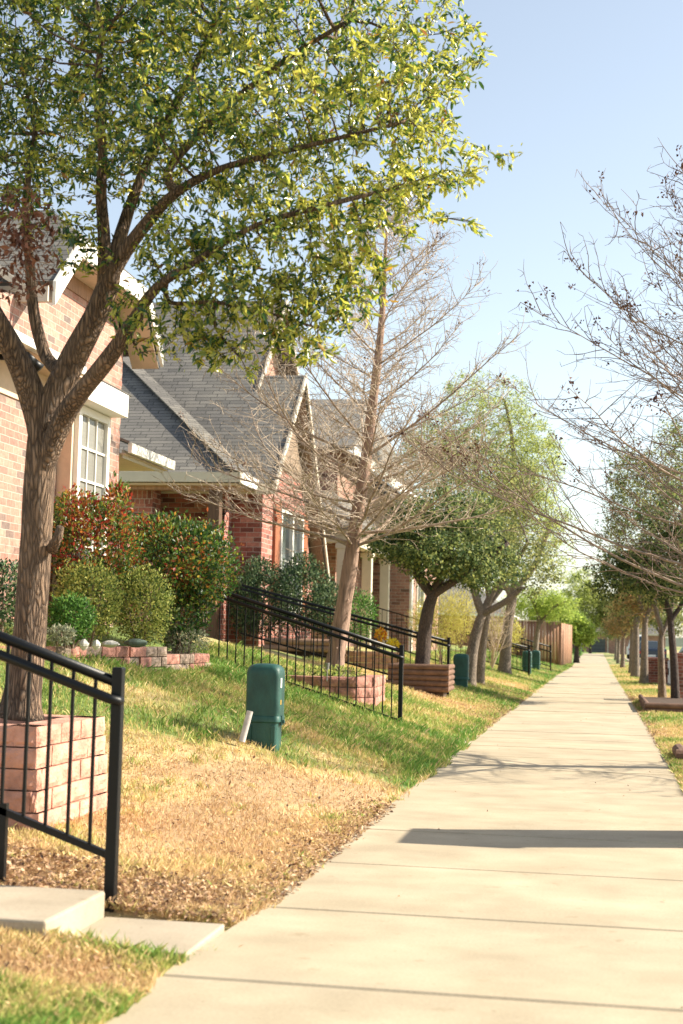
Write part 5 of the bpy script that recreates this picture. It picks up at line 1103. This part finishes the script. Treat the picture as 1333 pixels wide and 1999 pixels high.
# far garage house
YG = 228; gl = at(1147, 1260, Y=YG).x; gr = at(1184, 1260, Y=YG).x; zg = -.66
h5 = thing('garage_house', ((gl+gr)/2, YG+4, zg), 'distant brick house with a dark garage door closing the view', 'house')
MB().box(gl-3, gr+9, YG, YG+9, zg-.5, zg+3.2).build('wall', m_brick_tan, h5, uv=True)
roofpoly(h5, [(gl-3.5, YG-.5, zg+3.1), (gr+9.5, YG-.5, zg+3.1), (gr+9.5, YG+5, zg+6), (gl-3.5, YG+5, zg+6)]); board(h5, (gl-3.5, YG-.52, zg+3.1), (gr+9.5, YG-.52, zg+3.1), .25, .04, m_cream)
d = MB(); d.box(gl+.4, gr-.2, YG-.06, YG-.005, zg, zg+2.15)
d = d.build('garage_door', m_garage, h5)
mb = MB()
for k in range(1, 4): mb.box(gl+.42, gr-.22, YG-.075, YG-.061, zg+.53*k-.015, zg+.53*k+.015)
mb.build('door_grooves', m_black, h5)
MB().box(gl-2.3, gl-1.3, YG-.05, YG-.005, zg, zg+2.1).build('door', m_darkwood, h5)
MB().box(gl-.55, gl-.1, YG-.05, YG-.005, zg+1.3, zg+1.6).build('house_plate', m_white, h5)
for x in (gl-1.0, gr+.1): MB().box(x, x+.16, YG-.2, YG-.06, zg, zg+3.0).build('trim_post', m_cream, h5)

# wooden fence
m_fence, n, b, L = newmat('fence_planks'); uvn = N(n, 'ShaderNodeAttribute', attribute_name='tone'); r = ramp(n, [(0, (0.20, 0.095, 0.055)), (.6, (0.34, 0.175, 0.10)), (1, (0.44, 0.26, 0.155))]); L(uvn.outputs['Fac'], r.inputs[0])
g = N(n, 'ShaderNodeNewGeometry'); mp = N(n, 'ShaderNodeMapping'); mp.inputs['Scale'].default_value = (18, 18, 1.2); L(g.outputs['Position'], mp.inputs[0]); no = N(n, 'ShaderNodeTexNoise', Scale=1.0, Detail=5.0); L(mp.outputs[0], no.inputs['Vector'])
r2 = ramp(n, [(.3, (.6, .6, .6)), (.7, (1.3, 1.3, 1.3))]); L(no.outputs[0], r2.inputs[0]); mx = N(n, 'ShaderNodeMix', data_type='RGBA', blend_type='MULTIPLY'); mx.inputs[0].default_value = 1; L(r.outputs[0], mx.inputs[6]); L(r2.outputs[0], mx.inputs[7]); L(mx.outputs[2], b.inputs['Base Color']); b.inputs['Roughness'].default_value = .8
fx = at(1091, 1291, Y=64).x
t = thing('wooden_fence', (fx, 64, 0), 'tall red brown plank fence turning its corner beside the sidewalk', 'fence')
def planks(p, q, z0, z1, nm):
    p = Vector(p); q = Vector(q); L_ = (q-p).length; d = (q-p)/L_; nn = Vector((d.y, -d.x)); k = int(L_/.14); V = []; T_ = []; Fc = []
    for i in range(k):
        a = p+d*(i*.14+.004); b_ = p+d*(i*.14+.136); zt = z1+random.uniform(-.02, .02); o = random.uniform(0, .012); tn = random.random(); j = len(V)
        for s_ in (o, o+.02):
            for pt in (a, b_): V += [(pt.x+nn.x*s_, pt.y+nn.y*s_, z0), (pt.x+nn.x*s_, pt.y+nn.y*s_, zt)]
        T_ += [tn]*8
        for f_ in ((0, 2, 3, 1), (4, 5, 7, 6), (1, 3, 7, 5), (0, 1, 5, 4), (2, 6, 7, 3), (0, 4, 6, 2)): Fc += [j+x for x in f_]
    return npmesh(nm, np.array(V), np.array(Fc), 4, m_fence, np.array(T_), parent=t)
planks((fx-5.2, 64), (fx, 64), .1, 2.02, 'plank_panel'); planks((fx, 64.0), (fx+.35, 76), .0, 2.0, 'plank_panel')
MB().box(fx-5.2, fx+.03, 63.96, 64.06, 2.025, 2.07).build('cap_rail', m_tanwood, t)
MB().box(fx-.02, fx+.09, 63.93, 63.975, .0, 2.02).build('post', m_fence, t)

# brick mailbox pillars (right verge)
def pillar(label, x, y, w, h, z=0.0):
    t = thing('brick_pillar', (x, y, z), label, 'pillar', 'brick mailbox pillars'); MB().box(x-w/2, x+w/2, y-w/2, y+w/2, z-.2, z+h-.08).build('shaft', m_brick_red, t, uv=True)
    MB().box(x-w/2-.03, x+w/2+.03, y-w/2-.03, y+w/2+.03, z+h-.08, z+h).build('cap', m_brick_red, t, uv=True, bevel=.01); MB().box(x+w/2-.01, x+w/2+.04, y-.1, y+.1, z+h-.5, z+h-.3).build('mailbox_door', m_black, t, bevel=.006); return t
pillar('red brick mailbox pillar behind the slim trunk on the right', 1.95, 31.5, .62, 1.02)
pillar('small far brick mailbox pillar behind the pale forked trunk', 1.82, 43.5, .55, .78)
pillar('nearest brick mailbox pillar casting its long shadow across the sidewalk', 1.36, 9.72, .60, 1.57)

# ------------------------------------------------------------------ cars
def car(label, x, y, paint, van=False):
    t = thing('parked_car', (x, y, -.155), label, 'car', 'cars parked along the kerb'); z = -.155; h = 1.45 if not van else 1.9
    rings = []; W_ = 1.8
    if van: prof = [(0, .35), (0, 1.1), (.15, 1.85), (.4, 1.92), (3.4, 1.9), (4.0, 1.15), (4.8, .95), (4.9, .7), (4.9, .35)]
    else: prof = [(0, .4), (.02, .85), (.15, 1.0), (.7, 1.05), (1.3, 1.42), (2.5, 1.45), (3.3, 1.02), (4.4, .85), (4.55, .6), (4.5, .35)]
    mb = MB(); n = len(prof)
    for sx, ins in ((-W_/2, 0), (-W_/2+.0, 0)): pass
    secs = [(-W_/2+.12, .92), (-W_/2, 1.0), (-W_/2+.02, 1.0)]
    xsn = [-W_/2, -W_/2+.1, W_/2-.1, W_/2]
    for xi, xx in enumerate(xsn):
        for (yy, zz) in prof:
            k = 1.0
            if xi in (0, 3): zz2 = .35+(zz-.35)*(.93 if zz < 1.05 else .72)
            else: zz2 = zz
            inset = .22 if zz > 1.1 else 0
            mb.v.append((x+xx-math.copysign(inset, xx), y+yy, z+zz2))
    for xi in range(3):
        for k in range(n): k2 = (k+1) % n; mb.f.append((xi*n+k, xi*n+k2, (xi+1)*n+k2, (xi+1)*n+k)); mb.mi.append(0)
    mb.f.append(tuple(range(n))); mb.f.append(tuple(range(3*n, 4*n))[::-1]); mb.mi += [0, 0]
    mb.build('body', paint, t, bevel=.03)
    g_ = MB(); zt = 1.02 if not van else 1.15; zt2 = 1.36 if not van else 1.75
    g_.poly([(x-.66, y+(.62 if not van else -.01), z+zt), (x+.66, y+(.62 if not van else -.01), z+zt), (x+.6, y+(1.16 if not van else .10), z+zt2), (x-.6, y+(1.16 if not van else .10), z+zt2)])
    o = g_.build('rear_window', m_darkglass, t); o.location.z += .03; o.location.y -= .03
    for sx in (-1, 1):
        MB().box(x+sx*.7-.12, x+sx*.7+.12, y-.03, y+.02, z+.68, z+.82).build('tail_light', simple('red_lens', (.4, .02, .02), .3), t, bevel=.01)
        for yy in (.85, 3.7):
            w_ = MB().tube([(x+sx*.88, y+yy, z+.32), (x+sx*.68, y+yy, z+.32)], .32, 20).build('wheel', m_rubber, t); 
            r_ = MB().tube([(x+sx*.895, y+yy, z+.32), (x+sx*.7, y+yy, z+.32)], .19, 14).build('rim', m_metal, w_); r_.matrix_parent_inverse = Matrix()
    MB().box(x-.26, x+.26, y-.035, y+.01, z+.5, z+.62).build('number_plate', m_white, t)
    return t
car('dark blue parked car glimpsed between the trunks beside the brick pillar', 3.25, 41.5, m_car_dark)
car('dark parked car farther up the kerb', 3.3, 88, m_car_dark)
car('white parked van at the far end of the kerb', 3.4, 116, m_car_white, True)
print('SCENE BUILT')
